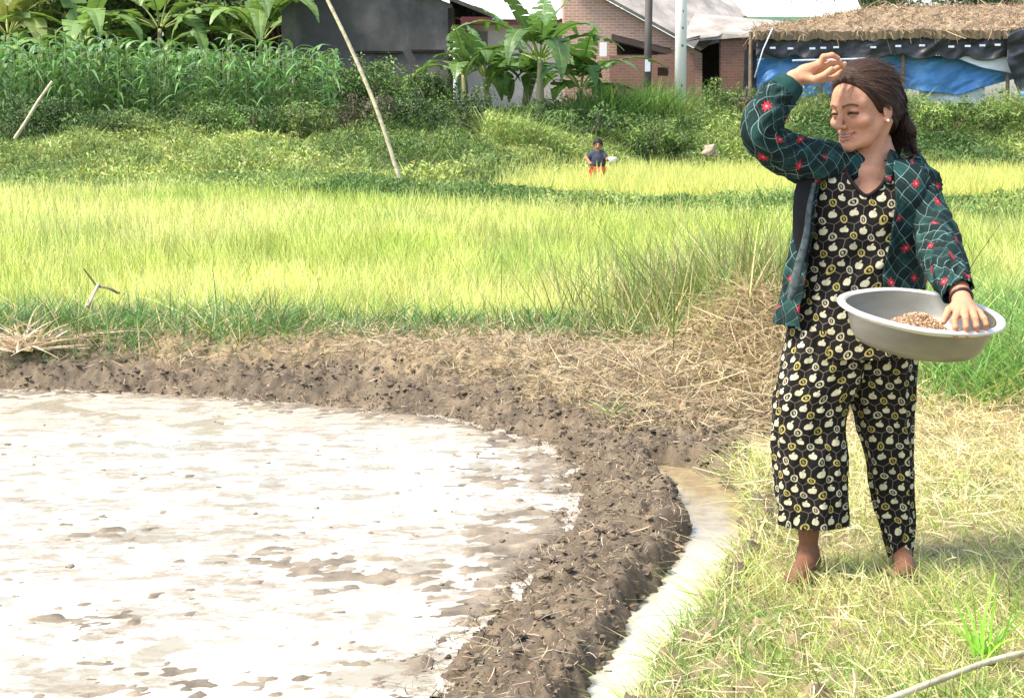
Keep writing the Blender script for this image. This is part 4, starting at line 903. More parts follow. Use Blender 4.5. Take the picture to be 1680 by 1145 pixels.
h = empty("shed", base_pt(880, 47), "white plastered shed with a white roof and maroon eaves behind the banana plants", "shed")
MB().prism(*quadwall([(744, 240), (1008, 240), (1008, 38), (744, 38)], 47, 5)).build("wall", M_PLAST, h)
V, Q = corru([at(738, 30, 46.4), at(1022, 32, 46.4), at(1022, -34, 51), at(738, -34, 51)], 30, .025); mesh_np("roof", V, Q, None, None, None, False, M_WROOF, h)
MB().box((at(744, 40, 46.45)[0], 46.42, at(744, 40.5, 46.4)[2]), (at(1018, 40, 46.45)[0], 46.55, at(744, 32.5, 46.4)[2])).build("fascia", M_MAROON, h)
MB().box((at(762, 40, 46.9)[0], 46.92, at(744, 100, 46.9)[2]), (at(800, 40, 46.9)[0], 46.996, at(744, 52, 46.9)[2])).build("shutter", plain("grey_board", (.30, .33, .30), .8, .2, 3, .2), h)
MB().box((at(984, 40, 44.6)[0], 44.60, at(744, 93, 44.6)[2]), (at(996, 40, 44.6)[0], 44.64, at(744, 70, 44.6)[2])).build("notice", M_WROOF, h)

h = empty("brick_house", base_pt(1060, 45), "brick house with a grey weathered roof sloping down towards the utility pole", "house")
MB().prism(*quadwall([(925, 240), (1152, 240), (1152, 88), (925, -38)], 45, 4)).build("wall", M_BRICK, h)
r = MB(); slab(r, [at(925, -44, 44.7), at(1152, 80, 44.7), at(1222, 26, 48), at(1070, -70, 48)], .09); r.build("roof", M_FIBRE, h)
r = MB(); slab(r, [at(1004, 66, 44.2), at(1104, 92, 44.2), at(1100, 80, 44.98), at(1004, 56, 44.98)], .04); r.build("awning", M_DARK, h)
MB().box((at(1012, 90, 44.9)[0], 44.93, at(744, 89, 44.9)[2]), (at(1060, 90, 44.9)[0], 44.996, at(744, 72, 44.9)[2])).build("painted_opening", M_DARK, h)  # flat dark panel on the wall; the shade inside is its colour

h = empty("outbuilding", base_pt(1150, 44), "low old brick outbuilding with a dark doorway beside the white utility pole", "shed")
MB().prism(*quadwall([(1000, 240), (1079, 240), (1079, 91), (1000, 92)], 44.2, .25)).prism(*quadwall([(1097, 240), (1140, 240), (1140, 86), (1097, 89)], 44.2, .25)).prism(*quadwall([(1079, 240), (1097, 240), (1097, 125), (1079, 125)], 44.2, .25)).prism(*quadwall([(1079, 111), (1097, 111), (1097, 90), (1079, 90)], 44.2, .25)).build("wall", M_BRICK2, h)
MB().prism(*quadwall([(1183, 240), (1226, 240), (1226, 56), (1183, 58)], 44.2, .4)).build("pillar", M_BRICK2, h)
MB().prism(*quadwall([(1078, 240), (1230, 240), (1230, 60), (1078, 92)], 46.0, .2)).build("back_wall", M_DARK, h)  # near-black colour paints in the shade behind the doorway
r = MB(); r.prism([at(a, b, 44.0 + c_) for a, b, c_ in [(1118, 70, 0), (1140, 78, 0), (1150, 62, 0), (1178, 60, 0), (1186, 55, .1), (1240, 60, .1), (1262, 54, .3), (1300, 40, 2.2), (1140, 26, 2.4)]], (0, .05, .06)); r.build("roof", M_FIBRE, h)

h = empty("warehouse", base_pt(1300, 52), "long building with a bright white metal roof and green gutter behind the thatched shed", "building")
V, Q = corru([at(1158, 30, 51.4), at(1420, 30, 51.4), at(1392, -30, 57), at(1170, -50, 57)], 34, .03); mesh_np("roof", V, Q, None, None, None, False, M_WROOF, h)
MB().prism(*quadwall([(1165, 240), (1410, 240), (1410, 36), (1165, 36)], 52, 4)).build("wall", M_CONC, h)
MB().box((at(1156, 40, 51.2)[0], 51.15, at(1, 41, 51.2)[2]), (at(1420, 40, 51.2)[0], 51.38, at(1, 28, 51.2)[2])).build("gutter", plain("green_paint", (.22, .42, .24), .6, .3, 2, .15), h)
r = MB(); slab(r, [at(1085, 10, 50.4), at(1226, 27, 50.4), at(1190, -12, 52.6), at(1085, -30, 52.6)], .08); r.build("side_roof", M_FIBRE, h)

# thatched shed hung with tarpaulins
h = empty("thatched_shed", base_pt(1460, 43), "open shed thatched with brown straw and hung with black and blue tarpaulins", "shed")
u = np.linspace(0, 1, 150); v_ = np.linspace(0, 1, 40); U, Vv = np.meshgrid(u, v_); pxs = 1238 + U * 560
top = np.interp(pxs, [1238, 1290, 1340, 1400, 1450, 1500, 1680, 1800], [48, 38, 26, 12, 8, 7, 4, 2]); bot = np.interp(pxs, [1238, 1300, 1400, 1500, 1640, 1800], [54, 56, 55, 53, 54, 50])
Yv_ = 42.2 + 3.2 * Vv; pyv = bot + (top - bot) * np.sin(Vv * np.pi / 2) ** .9
P = np.stack([np.vectorize(lambda a, b: xat(a, b, 2.8))(pxs, Yv_), Yv_, CAM_H - (pyv - 188) / 2660 * 42.6 ], -1)
P[..., 2] += .07 * fbm(P[..., 0] * 5, P[..., 1] * 5, s=5) + .05 * fbm(P[..., 0] * 12, P[..., 1] * 12, s=6); P[..., 1] += .08 * fbm(P[..., 0] * 7, P[..., 2] * 9, s=8)
Pb = P.copy(); Pb[..., 2] -= .22; Pb[..., 1] += .05
i = np.arange(U.size).reshape(U.shape); A = np.stack([i[:-1,:-1], i[:-1,1:], i[1:,1:], i[1:,:-1]], -1).reshape(-1, 4); K = U.size
E = np.stack([i[0,:-1], K+i[0,:-1], K+i[0,1:], i[0,1:]], -1); E2 = np.stack([i[:-1,0], i[1:,0], K+i[1:,0], K+i[:-1,0]], -1)
cc = np.array([.30, .22, .14]) * (1 + .5 * fbm(P[..., 0] * 6, P[..., 1] * 6, P[..., 2] * 6, s=9))[..., None]
mesh_np("thatch", np.concatenate([P.reshape(-1, 3), Pb.reshape(-1, 3)]), np.concatenate([A, A[:, ::-1] + K, E, E2]), None, np.concatenate([cc.reshape(-1, 3)] * 2), None, False, M_STRAW, h)
n = 9000; k = rng.integers(0, K, n); pts = P.reshape(-1, 3)[k] + rng.normal(size=(n, 3)) * .04
V, Q, C = blades(pts, rng.normal(size=(n, 3)) + [0, -.8, -.1], .18 * rng.lognormal(0, .4, n), .022, rng.normal(size=(n, 3)) * .3 + [0, 0, -.3], 2, .6, varcol((.37, .27, .175), n, .3, .05)); tag(mesh_np("loose_straw", V, Q, None, C, None, False, M_STRAW, h), kind="stuff")
def cloth(name, mat, pxs, tops, bots, Y, amp=.08, nu=120, nv=26, seed=1, parent=None, fr=3.0, scal=0, th=.012):
    U, Vv = np.meshgrid(np.linspace(0, 1, nu), np.linspace(0, 1, nv)); X = pxs[0] + (pxs[-1] - pxs[0]) * U; tp = np.interp(X, pxs, tops); bt = np.interp(X, pxs, bots)
    if scal: bt = bt + scal * np.abs(np.sin(X / 23.0 + np.sin(X / 41.0)))
    py = tp + (bt - tp) * Vv; Yy = Y + amp * fbm(X / 30 * fr / 3 + .4 * py / 10, py / 22, s=seed, o=3) + .5 * amp * np.sin(X / 17 + py / 30)
    Pp = np.stack([(X - 840) / FPX * Yy, Yy, CAM_H - (py - 188) / FPX * Yy], -1); i = np.arange(U.size).reshape(U.shape)
    o = mesh_np(name, Pp.reshape(-1, 3), np.stack([i[:-1,:-1], i[1:,:-1], i[1:,1:], i[:-1,1:]], -1).reshape(-1, 4), None, None, None, True, mat, parent); md = o.modifiers.new("thickness", 'SOLIDIFY'); md.thickness = th; return o
M_BT = plain("black_tarpaulin", (.035, .036, .04), .45, .5, 2, .5); m = Mat("blue_tarpaulin", .40, .5); m.base(m.mix(m.noise(1.4, detail=5).step(.3, .7), (.05, .20, .48), (.13, .36, .68))); m.bump(m.noise(3, detail=6), .5, .08); M_BLUE = m.m
M_WT = plain("white_tarpaulin", (.66, .70, .74), .5, .4, 2, .15)
cloth("blue_tarp", M_BLUE, [1222, 1300, 1480, 1560, 1660], [100, 92, 92, 94, 96], [150, 160, 146, 156, 128], 42.75, .16, seed=3, parent=h, fr=4)
cloth("black_tarp", M_BT, [1234, 1300, 1400, 1500, 1600, 1700], [54, 54, 55, 52, 52, 46], [88, 90, 88, 90, 92, 90], 42.35, .12, seed=5, parent=h, scal=9, fr=6)
cloth("white_tarp", M_WT, [1556, 1600, 1652], [94, 95, 95], [96, 112, 122], 42.45, .05, 40, 14, 6, h)
cloth("white_sheet", M_WT, [1500, 1560, 1606], [138, 140, 142], [160, 176, 172], 42.9, .08, 40, 14, 7, h)
cloth("corner_tarp", M_BT, [1640, 1660, 1720], [60, 50, 40], [100, 150, 215], 42.1, .12, 40, 30, 8, h, scal=4)
cloth("blue_tarp", M_BLUE, [1664, 1690, 1730], [150, 150, 150], [215, 230, 230], 41.9, .10, 20, 20, 9, h)
o = MB(); 
for a in (1230, 1345, 1480, 1652, 1790): o.V and None; MB().tube([at(a, 235, 42.55), at(a + 2, 52, 42.55)], [.055, .05], 8).build("post", plain("pole_wood", (.20, .15, .10), .85, .2, 9, .3), h)
MB().tube([at(1300, 100, 42.2), at(1420, 97, 42.2)], .028, 8).build("rail", M_WT, h)
for a, b in ((1268, 79), (1297, 80), (1333, 80), (1351, 79), (1372, 78), (1433, 78), (1474, 76), (1513, 75), (1561, 77), (1588, 76), (1612, 75), (1637, 74), (1661, 71)):
    p = at(a, b, 42.12); MB().box((p[0] - .07, p[1], p[2] - .025), (p[0] + .07, p[1] + .03, p[2] + .025)).build("tie", M_WT, h)
MB().prism(*quadwall([(1216, 235), (1240, 235), (1242, 82), (1222, 82)], 42.6, .06)).build("door", plain("black_door", (.02, .022, .03), .6, .3, 4, .3), h)
V, Q, T = tube([at(1268, 46, 42.0), at(1252, 82, 42.0), at(1238, 128, 42.0)], .018, 6); tag(mesh_np("rope", V, Q, T, None, None, True, M_WT), "thin pale rope slanting down in front of the blue tarpaulin", "rope")

# poles
def pole(name, px, Y, w0, w1, ztop, mat, label, cat, dx=0, extra=None):
    r = empty(name, base_pt(px, Y), label, cat); x = xat(px, Y, 1.5)
    V, Q, T = tube([(x, Y, GZ0 - .3), (x + dx, Y, ztop)], [w0, w1], 20); mesh_np("shaft", V, Q, T, None, None, True, mat, r); return r, x
m = Mat("pale_concrete", .85, .2); m.base(m.mix(m.noise(2, detail=6, stretch=(1, 1, .3)).step(.35, .7), (.93, .91, .86), (.78, .75, .68))); m.bump(m.noise(12), .3, .02)
r, x = pole("utility_pole", 1116, 40.6, .150, .120, 8.5, m.m, "tall pale concrete utility pole rising from the weeds in front of the brick house", "pole", -.03)
for q, zz in enumerate((2.05, 3.02, 3.45, 3.85)): MB().box((x - .012 + .01 * q, 40.6 - .162 + .0025 * q, zz), (x + .035, 40.6 - .125, zz + .05)).build("bolt_hole", M_DARK, r)
r, x = pole("wooden_pole", 1061, 43.4, .105, .09, 8.2, plain("grey_wood", (.15, .13, .115), .85, .2, 6, .35, stretch=(1, 1, .15)), "dark grey timber pole with a white plate left of the concrete utility pole", "pole", .05)
MB().box((x - .07, 43.24, zat(118, 43.3)), (x + .07, 43.28, zat(98, 43.3))).build("plate", M_WT, r)
MBC = plain("bamboo", (.52, .45, .30), .65, .25, 14, .35, bump=.3)
def bamboo(P, R, nodes, name, label, cat="pole", group=None):
    Pc = catmull(P, 120); Rr = np.interp(np.linspace(0, 1, 120), [0, 1], R); Rr = Rr * (1 + .12 * np.exp(-((np.linspace(0, nodes, 120) % 1 - .5) / .05) ** 2))
    V, Q, T = tube(Pc, Rr, 12); return tag(mesh_np(name, V, Q, T, None, None, True, MBC), label, cat, group)
bamboo([at(668, 322, 24), at(655, 291, 24), at(620, 185, 24.1), at(578, 85, 24.2), at(533, -8, 24.3), at(488, -98, 24.4)], (.034, .024), 14, "bamboo_pole", "long pale bamboo pole leaning left across the weeds and dark concrete house")
bamboo([at(24, 228, 33.5), at(40, 204, 33.5), at(62, 168, 33.6), at(86, 134, 33.7)], (.038, .030), 5, "bamboo_stake", "short pale bamboo stake slanting up from the bank weeds below the corn", "stake")
p0, p1 = gp(1380, 1190, .03), gp(1672, 1072, .03)
bamboo([(p0[0], p0[1], .045), ((p0[0]+p1[0])/2, (p0[1]+p1[1])/2, .046), (p1[0], p1[1], .030), (p1[0] + .3, p1[1] + .15, .005)], (.0085, .0070), 7, "bamboo_cane", "dry pale bamboo cane lying in the grass in the bottom right corner", "cane")

# ================================================================== PLANTS
M_BAN = leaf_mat("banana_leaf", .35, .4, .4); M_STEM = plain("banana_stem", (.26, .25, .13), .7, .3, 6, .35, stretch=(1, 1, .2))
def banana_leaf(p, az, L, wd, el, droop, seed, col, parent):
    r = np.random.default_rng(seed); n = 18; t = np.linspace(0, 1, n); pit_ = el - droop * t ** 1.3
    ds = L / (n - 1); dx = np.cumsum(np.cos(pit_)) * ds; dz = np.cumsum(np.sin(pit_)) * ds; h_ = np.array([math.cos(az), math.sin(az), 0]); sd_ = np.array([-h_[1], h_[0], 0])
    mid = p + h_ * dx[:, None] + np.array([0, 0, 1]) * dz[:, None]; up_ = np.stack([-np.sin(pit_) * h_[0], -np.sin(pit_) * h_[1], np.cos(pit_)], 1)
    w_ = wd * np.where(t < .16, t / .16 * .12, np.clip(np.sin(np.clip((t - .16) / .84, 0, 1) ** .62 * np.pi), 0, 1) + .05) * .5
    V, Q, C = [], [], []; c0 = np.array(col) * r.uniform(.85, 1.15)
    for s in (-1, 1):
        for k in range(n - 1):
            if t[k] < .14: continue
            tear = r.random() < .3; a, b = mid[k], mid[k+1]; dd = r.uniform(.15, .75) if tear else r.uniform(.05, .30)
            for (u0, u1) in ((0, .5), (.5, 1)):
                def pt(q, kk, uu): return q + sd_ * s * w_[kk] * uu * (1 - .18 * dd * uu) + up_[kk] * (.25 * w_[kk] * uu) - np.array([0, 0, 1]) * w_[kk] * dd * uu * uu
                g = (b - a) * (.12 if tear else 0); i0 = len(V); V += [pt(a, k, u0), pt(b - g * u0, k + 1, u0), pt(b - g * u1, k + 1, u1), pt(a, k, u1)]; Q.append((i0, i0+1, i0+2, i0+3)); C += [c0 * r.uniform(.85, 1.15)] * 4
    tv, tq, tt = tube(mid - up_ * .008, np.interp(t, [0, 1], [.026, .006]), 5); Q += [tuple(np.array(q) + len(V)) for q in tq]; V += list(tv); C += [np.array([.40, .46, .16])] * len(tv)
    mesh_np("leaf", np.array(V), np.array(Q), None, np.array(C), None, True, M_BAN, parent)
def banana(px, Y, hh, nl, L, seed, label, tone=(.12, .23, .05), lean=0, grp="banana plants by the houses", z0=None):
    z0 = GZ0 if z0 is None else z0; x = xat(px, Y, z0); t_ = empty("banana_plant", (x, Y, z0), label, "banana plant", grp); r = np.random.default_rng(seed)
    V, Q, T = tube(catmull([(x, Y, z0 - .1), (x + lean * .5, Y, z0 + hh * .5), (x + lean, Y, z0 + hh)], 12), np.linspace(.13, .06, 12), 12); mesh_np("stem", V, Q, T, None, None, True, M_STEM, t_)
    for k in range(nl):
        az = k * 2.399 + r.uniform(-.3, .3); young = k > nl - 3
        banana_leaf(np.array([x + lean, Y, z0 + hh - .05]), az, L * r.uniform(.8, 1.1), .66 * r.uniform(.8, 1.1) * (L / 2.5) ** .6, r.uniform(1.0, 1.35) if young else r.uniform(.35, 1.15), r.uniform(.6, 1.0) if young else r.uniform(1.5, 2.5), seed * 100 + k, np.array(tone) * r.uniform(.85, 1.3), t_)
    return t_
banana(886, 38.9, 1.85, 13, 2.5, 3, "tallest banana plant with broad arching leaves in front of the white shed", (.105, .19, .055))
banana(806, 40.2, 1.45, 8, 1.9, 5, "leaning banana plant with thin bare stems in front of the bright white wall", (.10, .185, .055), -.15)
banana(768, 40.8, 1.55, 8, 2.0, 8, "banana plant against the corner of the dark concrete house, arching to the left", (.12, .20, .065), -.1)
banana(945, 40.2, 1.2, 11, 2.2, 11, "banana plant with drooping leaves reaching the brick house", (.10, .21, .055), .1)
banana(860, 41.5, 1.9, 10, 2.2, 31, "banana plant standing highest at the back of the clump by the white shed", (.11, .22, .055), .1)
g2 = "banana plants behind the corn"
for q, (px, Y, hh, L, lb) in enumerate([(140, 44.2, 2.4, 3.0, "banana plant with a pale leaf hanging over the left part of the corn"), (262, 45.2, 2.9, 3.1, "banana plant at the left edge of the dark gap above the corn"), (425, 44.2, 2.5, 3.0, "banana plant with one long pale drooping leaf above the right part of the corn"), (15, 44.9, 2.7, 3.0, "banana plant with yellowing leaves in the top left corner")]):
    banana(px, Y, hh, 15, L, 47 + 3 * q, lb, (.17, .27, .08) if q != 3 else (.24, .27, .09), .1, g2)

M_BARK = plain("bark", (.14, .105, .075), .9, .2, 9, .35, stretch=(1, 1, .2))
def leafcloud(blobs, n, size, a, b, seed, hollow=.45):
    r = np.random.default_rng(seed); vol = np.array([bb[3] * bb[4] * bb[5] for bb in blobs]); k = r.choice(len(blobs), n, p=vol / vol.sum()); B = np.array(blobs)[k]
    d = r.normal(size=(n, 3)); d /= np.linalg.norm(d, axis=1)[:, None]; rad = (hollow + (1 - hollow) * r.random(n)) ** .7; P = B[:, :3] + d * B[:, 3:6] * rad[:, None]
    P += .12 * B[:, 3:4] * np.stack([noise(P[:,0]*5, P[:,1]*5, P[:,2]*5, seed + q) for q in range(3)], 1)
    keep = noise(P[:,0]*3.2, P[:,1]*3.2, P[:,2]*3.2, seed + 9) > -.35; P, d = P[keep], d[keep]; n = len(P)
    V, Q, C = leaves(P, d * .6 + r.normal(size=(n, 3)) * .5 + [0, -.1, .5], size * r.uniform(.6, 1.4, n), size * .48, varcol(np.array(a) + (np.array(b) - np.array(a)) * sstep(-.3, .5, fbm(P[:,0]*2, P[:,1]*2, P[:,2]*2, s=seed))[:, None], n, .25, .06))
    return V, Q, C
def shrub(px, Y, w_, h_, label, a=(.07, .13, .035), b=(.17, .26, .07), seed=1, n=1500, size=.09, z0=None, nb=6, grp="shrubs along the bank", name="shrub", stems=8, cat="shrub", mat=None):
    r = np.random.default_rng(seed); x = xat(px, Y, 1.2); z0 = float(ground_z(np.array([x]), np.array([Y]), False)[0]) if z0 is None else z0; t_ = empty(name, (x, Y, z0), label, cat, grp)
    bl = [(x + r.uniform(-.5, .5) * w_, Y + r.uniform(-.3, .3) * w_, z0 + h_ * r.uniform(.35, .78), w_ * r.uniform(.22, .36), w_ * r.uniform(.2, .3), h_ * r.uniform(.22, .34)) for _ in range(nb)]
    bl.append((x, Y, z0 + h_ * .35, w_ * .42, w_ * .35, h_ * .36))
    V, Q, C = leafcloud(bl, n, size, a, b, seed); mesh_np("foliage", V, Q, None, C, None, False, mat or M_LEAF, t_)
    mb = MB()
    for q in range(stems):
        e_ = bl[q % len(bl)]; mb.tube([(x + r.uniform(-.1, .1), Y, z0 - .05), ((x + e_[0]) / 2, Y, z0 + h_ * .3), (e_[0], e_[1], e_[2] + e_[5] * .7)], [.018, .014, .006], 5)
    mb.build("stem", M_BARK, t_, True); return t_
DK, DB = (.045, .085, .028), (.11, .18, .05)
S = [(40, 35.6, 2.0, 1.15, "dark green shrub at the left edge, behind the short bamboo stake", DK, DB), (125, 36.0, 1.7, 1.1, "dark rounded shrub just right of the short bamboo stake", DK, DB),
     (225, 36.4, 1.2, .75, "low pale shrub in the gap below the middle of the corn", (.14, .19, .06), (.26, .32, .11)), (325, 36.2, 1.5, 1.0, "bushy green shrub below the right half of the corn", (.07, .13, .035), (.17, .26, .07)),
     (415, 36.3, 1.6, 1.05, "mid green shrub below the right end of the corn", (.06, .12, .03), (.15, .24, .06)), (500, 36.5, 1.5, 1.0, "shrub with yellowish tips left of the long bamboo pole", (.08, .13, .035), (.22, .28, .08)),
     (585, 36.2, 1.4, 1.15, "brownish dark shrub crossed by the long bamboo pole", (.075, .065, .04), (.12, .13, .06)), (665, 36.6, 1.5, 1.1, "dark green shrub right of the long bamboo pole", DK, DB),
     (735, 37.2, 1.4, 1.35, "dark shrub with thin stems below the corner of the dark house", DK, (.13, .20, .06)), (850, 37.4, 1.7, .9, "dark shrub under the banana plants", DK, DB),
     (945, 36.6, 1.3, 1.0, "dense dark shrub behind the boy", DK, DB), (1075, 36.4, 1.7, .95, "wide green shrub below the utility pole", (.08, .14, .035), (.20, .28, .07)),
     (1195, 38.4, 1.2, 1.55, "leafy green shrub in front of the brick pillar", (.09, .15, .04), (.24, .33, .10)), (1232, 38.0, .9, 1.5, "dry brown shrub between the brick pillar and the woman's raised elbow", (.10, .085, .055), (.17, .16, .09)),
     (1330, 37.8, 1.8, 1.1, "green shrub framed by the woman's raised arm", (.10, .17, .045), (.26, .34, .10)), (1545, 37.5, 1.7, 1.15, "bright green shrub right of the woman's hair", (.10, .17, .04), (.26, .35, .09)),
     (1628, 37.6, 1.5, 1.35, "tall green shrub under the blue tarpaulin near the right edge", (.09, .15, .04), (.24, .32, .09))]
for q, (px, Y, w_, h_, lb, a, b) in enumerate(S): shrub(px, Y, w_, h_, lb, a, np.array(b) * 1.35, 200 + q, 2100)
for q, (px, lb) in enumerate([(558, "left part of the low hedge under the dark concrete wall"), (625, "middle part of the low hedge under the dark concrete wall"), (695, "right part of the low hedge under the dark concrete wall")]):
    shrub(px, 41.2, 1.5, 2.05, "green hedge bush, " + lb, (.10, .18, .05), (.26, .38, .11), 230 + q, 4200, .10, None, 10, "hedge bushes under the concrete wall")
# tall reeds by the brick wall
for q, (px, lb) in enumerate([(985, "clump of tall green reeds right of the banana plants"), (1040, "clump of tall green reeds below the white plate on the timber pole"), (1085, "clump of tall green reeds at the foot of the utility pole")]):
    x = xat(px, 39.2, 1.5); t_ = empty("reed_clump", (x, 39.2, GZ0), lb, "reeds", "reeds in front of the brick wall"); n = 420; P = np.stack([x + rng.normal(size=n) * .38, 39.2 + rng.normal(size=n) * .3, np.full(n, GZ0)], 1)
    D = np.stack([rng.normal(size=n) * .22, rng.normal(size=n) * .22, np.ones(n)], 1); V, Q, C = blades(P, D, rng.uniform(.9, 1.75, n), .035, D * [1.2, 1.2, -.12], 5, 1, varcol((.14, .25, .06), n, .28, .08)); mesh_np("blades", V, Q, None, C, None, True, M_GRASS, t_)
# trees behind
def tree(px, Y, h_, w_, low, label, a, b, seed, n=5200, size=.17, z0=GZ0, grp="trees behind the houses"):
    r = np.random.default_rng(seed); x = xat(px, Y, 3); t_ = empty("tree", (x, Y, z0), label, "tree", grp)
    bl = [(x + r.uniform(-.5, .5) * w_, Y + r.uniform(-.35, .35) * w_, z0 + low + (h_ - low) * r.uniform(.15, .9), w_ * r.uniform(.15, .26), w_ * r.uniform(.15, .24), (h_ - low) * r.uniform(.14, .24)) for _ in range(14)]
    V, Q, C = leafcloud(bl, n, size, a, b, seed, .3); mesh_np("crown", V, Q, None, C, None, False, M_LEAF, t_)
    mb = MB(); mb.tube(catmull([(x, Y, z0 - .2), (x + .1, Y, z0 + low * .6), (x - .05, Y, z0 + h_ * .75)], 10), np.linspace(.17, .06, 10), 10)
    for q in range(7): e_ = bl[q]; mb.tube(catmull([(x, Y, z0 + low * r.uniform(.5, .95)), ((x + e_[0]) / 2, (Y + e_[1]) / 2, e_[2] - .3), (e_[0], e_[1], e_[2])], 7), np.linspace(.07, .02, 7), 6)
    mb.build("trunk", M_BARK, t_, True)
T_ = [(-60, 47.5, 7, 5, 2.6, "broad leafy tree at the far left behind the corn", 1), (90, 48.5, 7.5, 5, 2.7, "leafy tree behind the left half of the corn", 2), (225, 47.6, 7, 4.6, 2.8, "leafy tree behind the middle of the corn", 3), (345, 48.4, 7.5, 4.6, 2.6, "leafy tree behind the right half of the corn", 4), (470, 47.2, 6.5, 3.6, 2.0, "leafy tree against the left end of the dark concrete house", 5)]
for px, Y, hh, w_, low, lb, sdd in T_: tree(px, Y, hh, w_, low, lb, (.09, .15, .05), (.27, .35, .12), 300 + sdd, 12500, .17)
for q, (px, lb) in enumerate([(1440, "dark tree showing just above the left part of the thatched roof"), (1560, "dark tree showing just above the middle of the thatched roof"), (1690, "dark tree showing above the right end of the thatched roof")]): tree(px, 56, 6.5, 6, 1.6, lb, (.05, .09, .03), (.12, .19, .05), 320 + q, 7000, .2)
n = 42000; X = rng.uniform(-18, -2.2, n); Y = 50 + rng.random(n) * 1.6; Z = GZ0 + 5.6 * rng.random(n) ** .8; V, Q, C = leaves(np.stack([X, Y, Z], 1), rng.normal(size=(n, 3)) + [0, -.5, .4], .22 * rng.uniform(.6, 1.4, n), .12, varcol((.09, .13, .055), n, .3, .06))
tag(mesh_np("thicket", V, Q, None, C, None, False, M_LEAF), "dark thicket of undergrowth closing the view behind the corn", "undergrowth", kind="stuff")

# corn
M_CORN = leaf_mat("corn_leaf", .3, .4, .4)
def corn_mesh(seed):
    r = np.random.default_rng(seed); mb = MB(); H_ = r.uniform(1.9, 2.3); mb.tube([(0, 0, -.1), (.01, 0, H_ * .5), (0, .01, H_)], [.016, .013, .006], 5, col=(.20, .28, .09)); a0 = r.uniform(0, 6.28)
    n = 13; z = np.linspace(.25, H_ * .97, n); az = a0 + np.arange(n) * math.pi + r.normal(size=n) * .35; D = np.stack([np.cos(az), np.sin(az), r.uniform(1.5, 2.8, n)], 1); hv = np.stack([np.cos(az), np.sin(az), 0 * az], 1)
    V, Q, C = blades(np.stack([0*z, 0*z, z], 1), D, r.uniform(.5, .75, n), .100, hv * .45 + np.array([0, 0, -1]) * r.uniform(.6, 1.25, (n, 1)), 6, 1, varcol((.145, .27, .09), n, .25, .06), np.cross(hv, [0, 0, 1]) + r.normal(size=(n, 3)) * .25); mb.add(V, Q, None, C)
    me = mb.build("corn_plant", M_CORN, None, True); return me
protos = [corn_mesh(500 + q) for q in range(7)]; spots = []
for row in range(7):
    for k in range(42): spots.append((-38 + k * 14.4 + rng.uniform(-5, 5) + row * 3, 38.7 + row * .62 + rng.uniform(-.12, .12)))
spots = [p_ for p_ in spots if p_[0] < 556 - (p_[1] - 38.7) * 2][:290]
for q, (px, Y) in enumerate(spots):
    o = protos[q] if q < 7 else protos[q % 7].copy()
    if q >= 7: COLL.objects.link(o)
    o.location = (xat(px, Y, 1.4), Y, GZ0); s_ = random.uniform(.88, 1.08) * (1.05 if px < 200 else 1.0 if px < 400 else .96); o.scale = (s_, s_, s_); o.rotation_euler = (0, 0, random.uniform(0, 6.28))
    tag(o, "tall green corn plant standing in the dense corn plot at the upper left", "corn", "corn plants in the plot")

# ================================================================== BOY IN THE FAR RICE
BY = 28.0
def Bp(px, py, dy=0): return at(px, py, BY + dy)
bz = float(ground_z(np.array([Bp(980, 275)[0]]), np.array([BY]), False)[0])
boy = empty("child", (Bp(980, 280)[0], BY, bz), "small boy in a dark shirt and red shorts wading in the yellow rice", "person")
bs_ = SDF(Bp(955, 330, -.3) - [.1, .1, .4], Bp(1012, 215, .3) + [.1, .1, .1], .008)
bs_.ell(Bp(981, 239), (.068, .08, .095), .01); bs_.cap(Bp(981, 243), Bp(980, 252), .04, .045, .02); bs_.ell(Bp(980.5, 241.5, -.085), (.014, .018, .018), .01)
for a in (-1, 1): bs_.ell(Bp(981 + a * 3.2, 237.5, -.088), (.012, .012, .008), .008, 'sub'); bs_.ell(Bp(981 + a * 7.3, 239.5), (.012, .02, .028), .008)
bs_.ell(Bp(981, 263), (.125, .085, .17), .03)
for P_ in ([(973, 251, 0), (962, 260, -.05), (968, 268, -.14)], [(989, 251, 0), (997, 262, -.06), (1003, 259, -.16)]): bs_.chain([Bp(*q) for q in P_], [.040, .032, .024], .02, .03); 
for cpx, s_ in ((968, 1), (1003, 1)):
    pz = Bp(cpx, 268 if cpx == 968 else 259, -.15); bs_.ell(pz, (.030, .035, .022), .01)
    for k in range(4): bs_.cap(pz + [(-.018 + .012 * k), -.02, 0], pz + [(-.020 + .013 * k), -.055, -.012], .0085, .0075, .004)
    bs_.cap(pz + [.02, -.01, .01], pz + [.035, -.035, .015], .0085, .0075, .004)
for a, b in ((977, 974), (986, 989)): bs_.chain([Bp(a, 280), Bp(b, 298), np.array([Bp(b, 300)[0], BY, bz + .02])], [.065, .05, .035], .02, .03)
V, Q = bs_.mesh(); x_, y_ = pxy(V); C = np.tile(np.array([.36, .20, .12]), (len(V), 1)); k = (y_ < 240.5) & (y_ > 236) & (V[:, 1] < BY - .05) & (np.abs(np.abs(x_ - 981) - 3.2) < 1.6); C[k] *= .35
mesh_np("body", V, Q, None, C, None, True, M_SKIN, boy)
hs = SDF(Bp(966, 245, -.2) - .05, Bp(996, 218, .2) + .05, .008); hs.ell(Bp(981, 236.5, .02), (.088, .10, .10), .01); hs.ell(Bp(981, 231), (.05, .055, .04), .02); hs.ell(Bp(981, 243, -.09), (.10, .085, .085), .01, 'sub'); V, Q = hs.mesh(); mesh_np("hair", V, Q, None, np.tile([.02, .016, .014], (len(V), 1)), None, True, M_HAIR, boy)
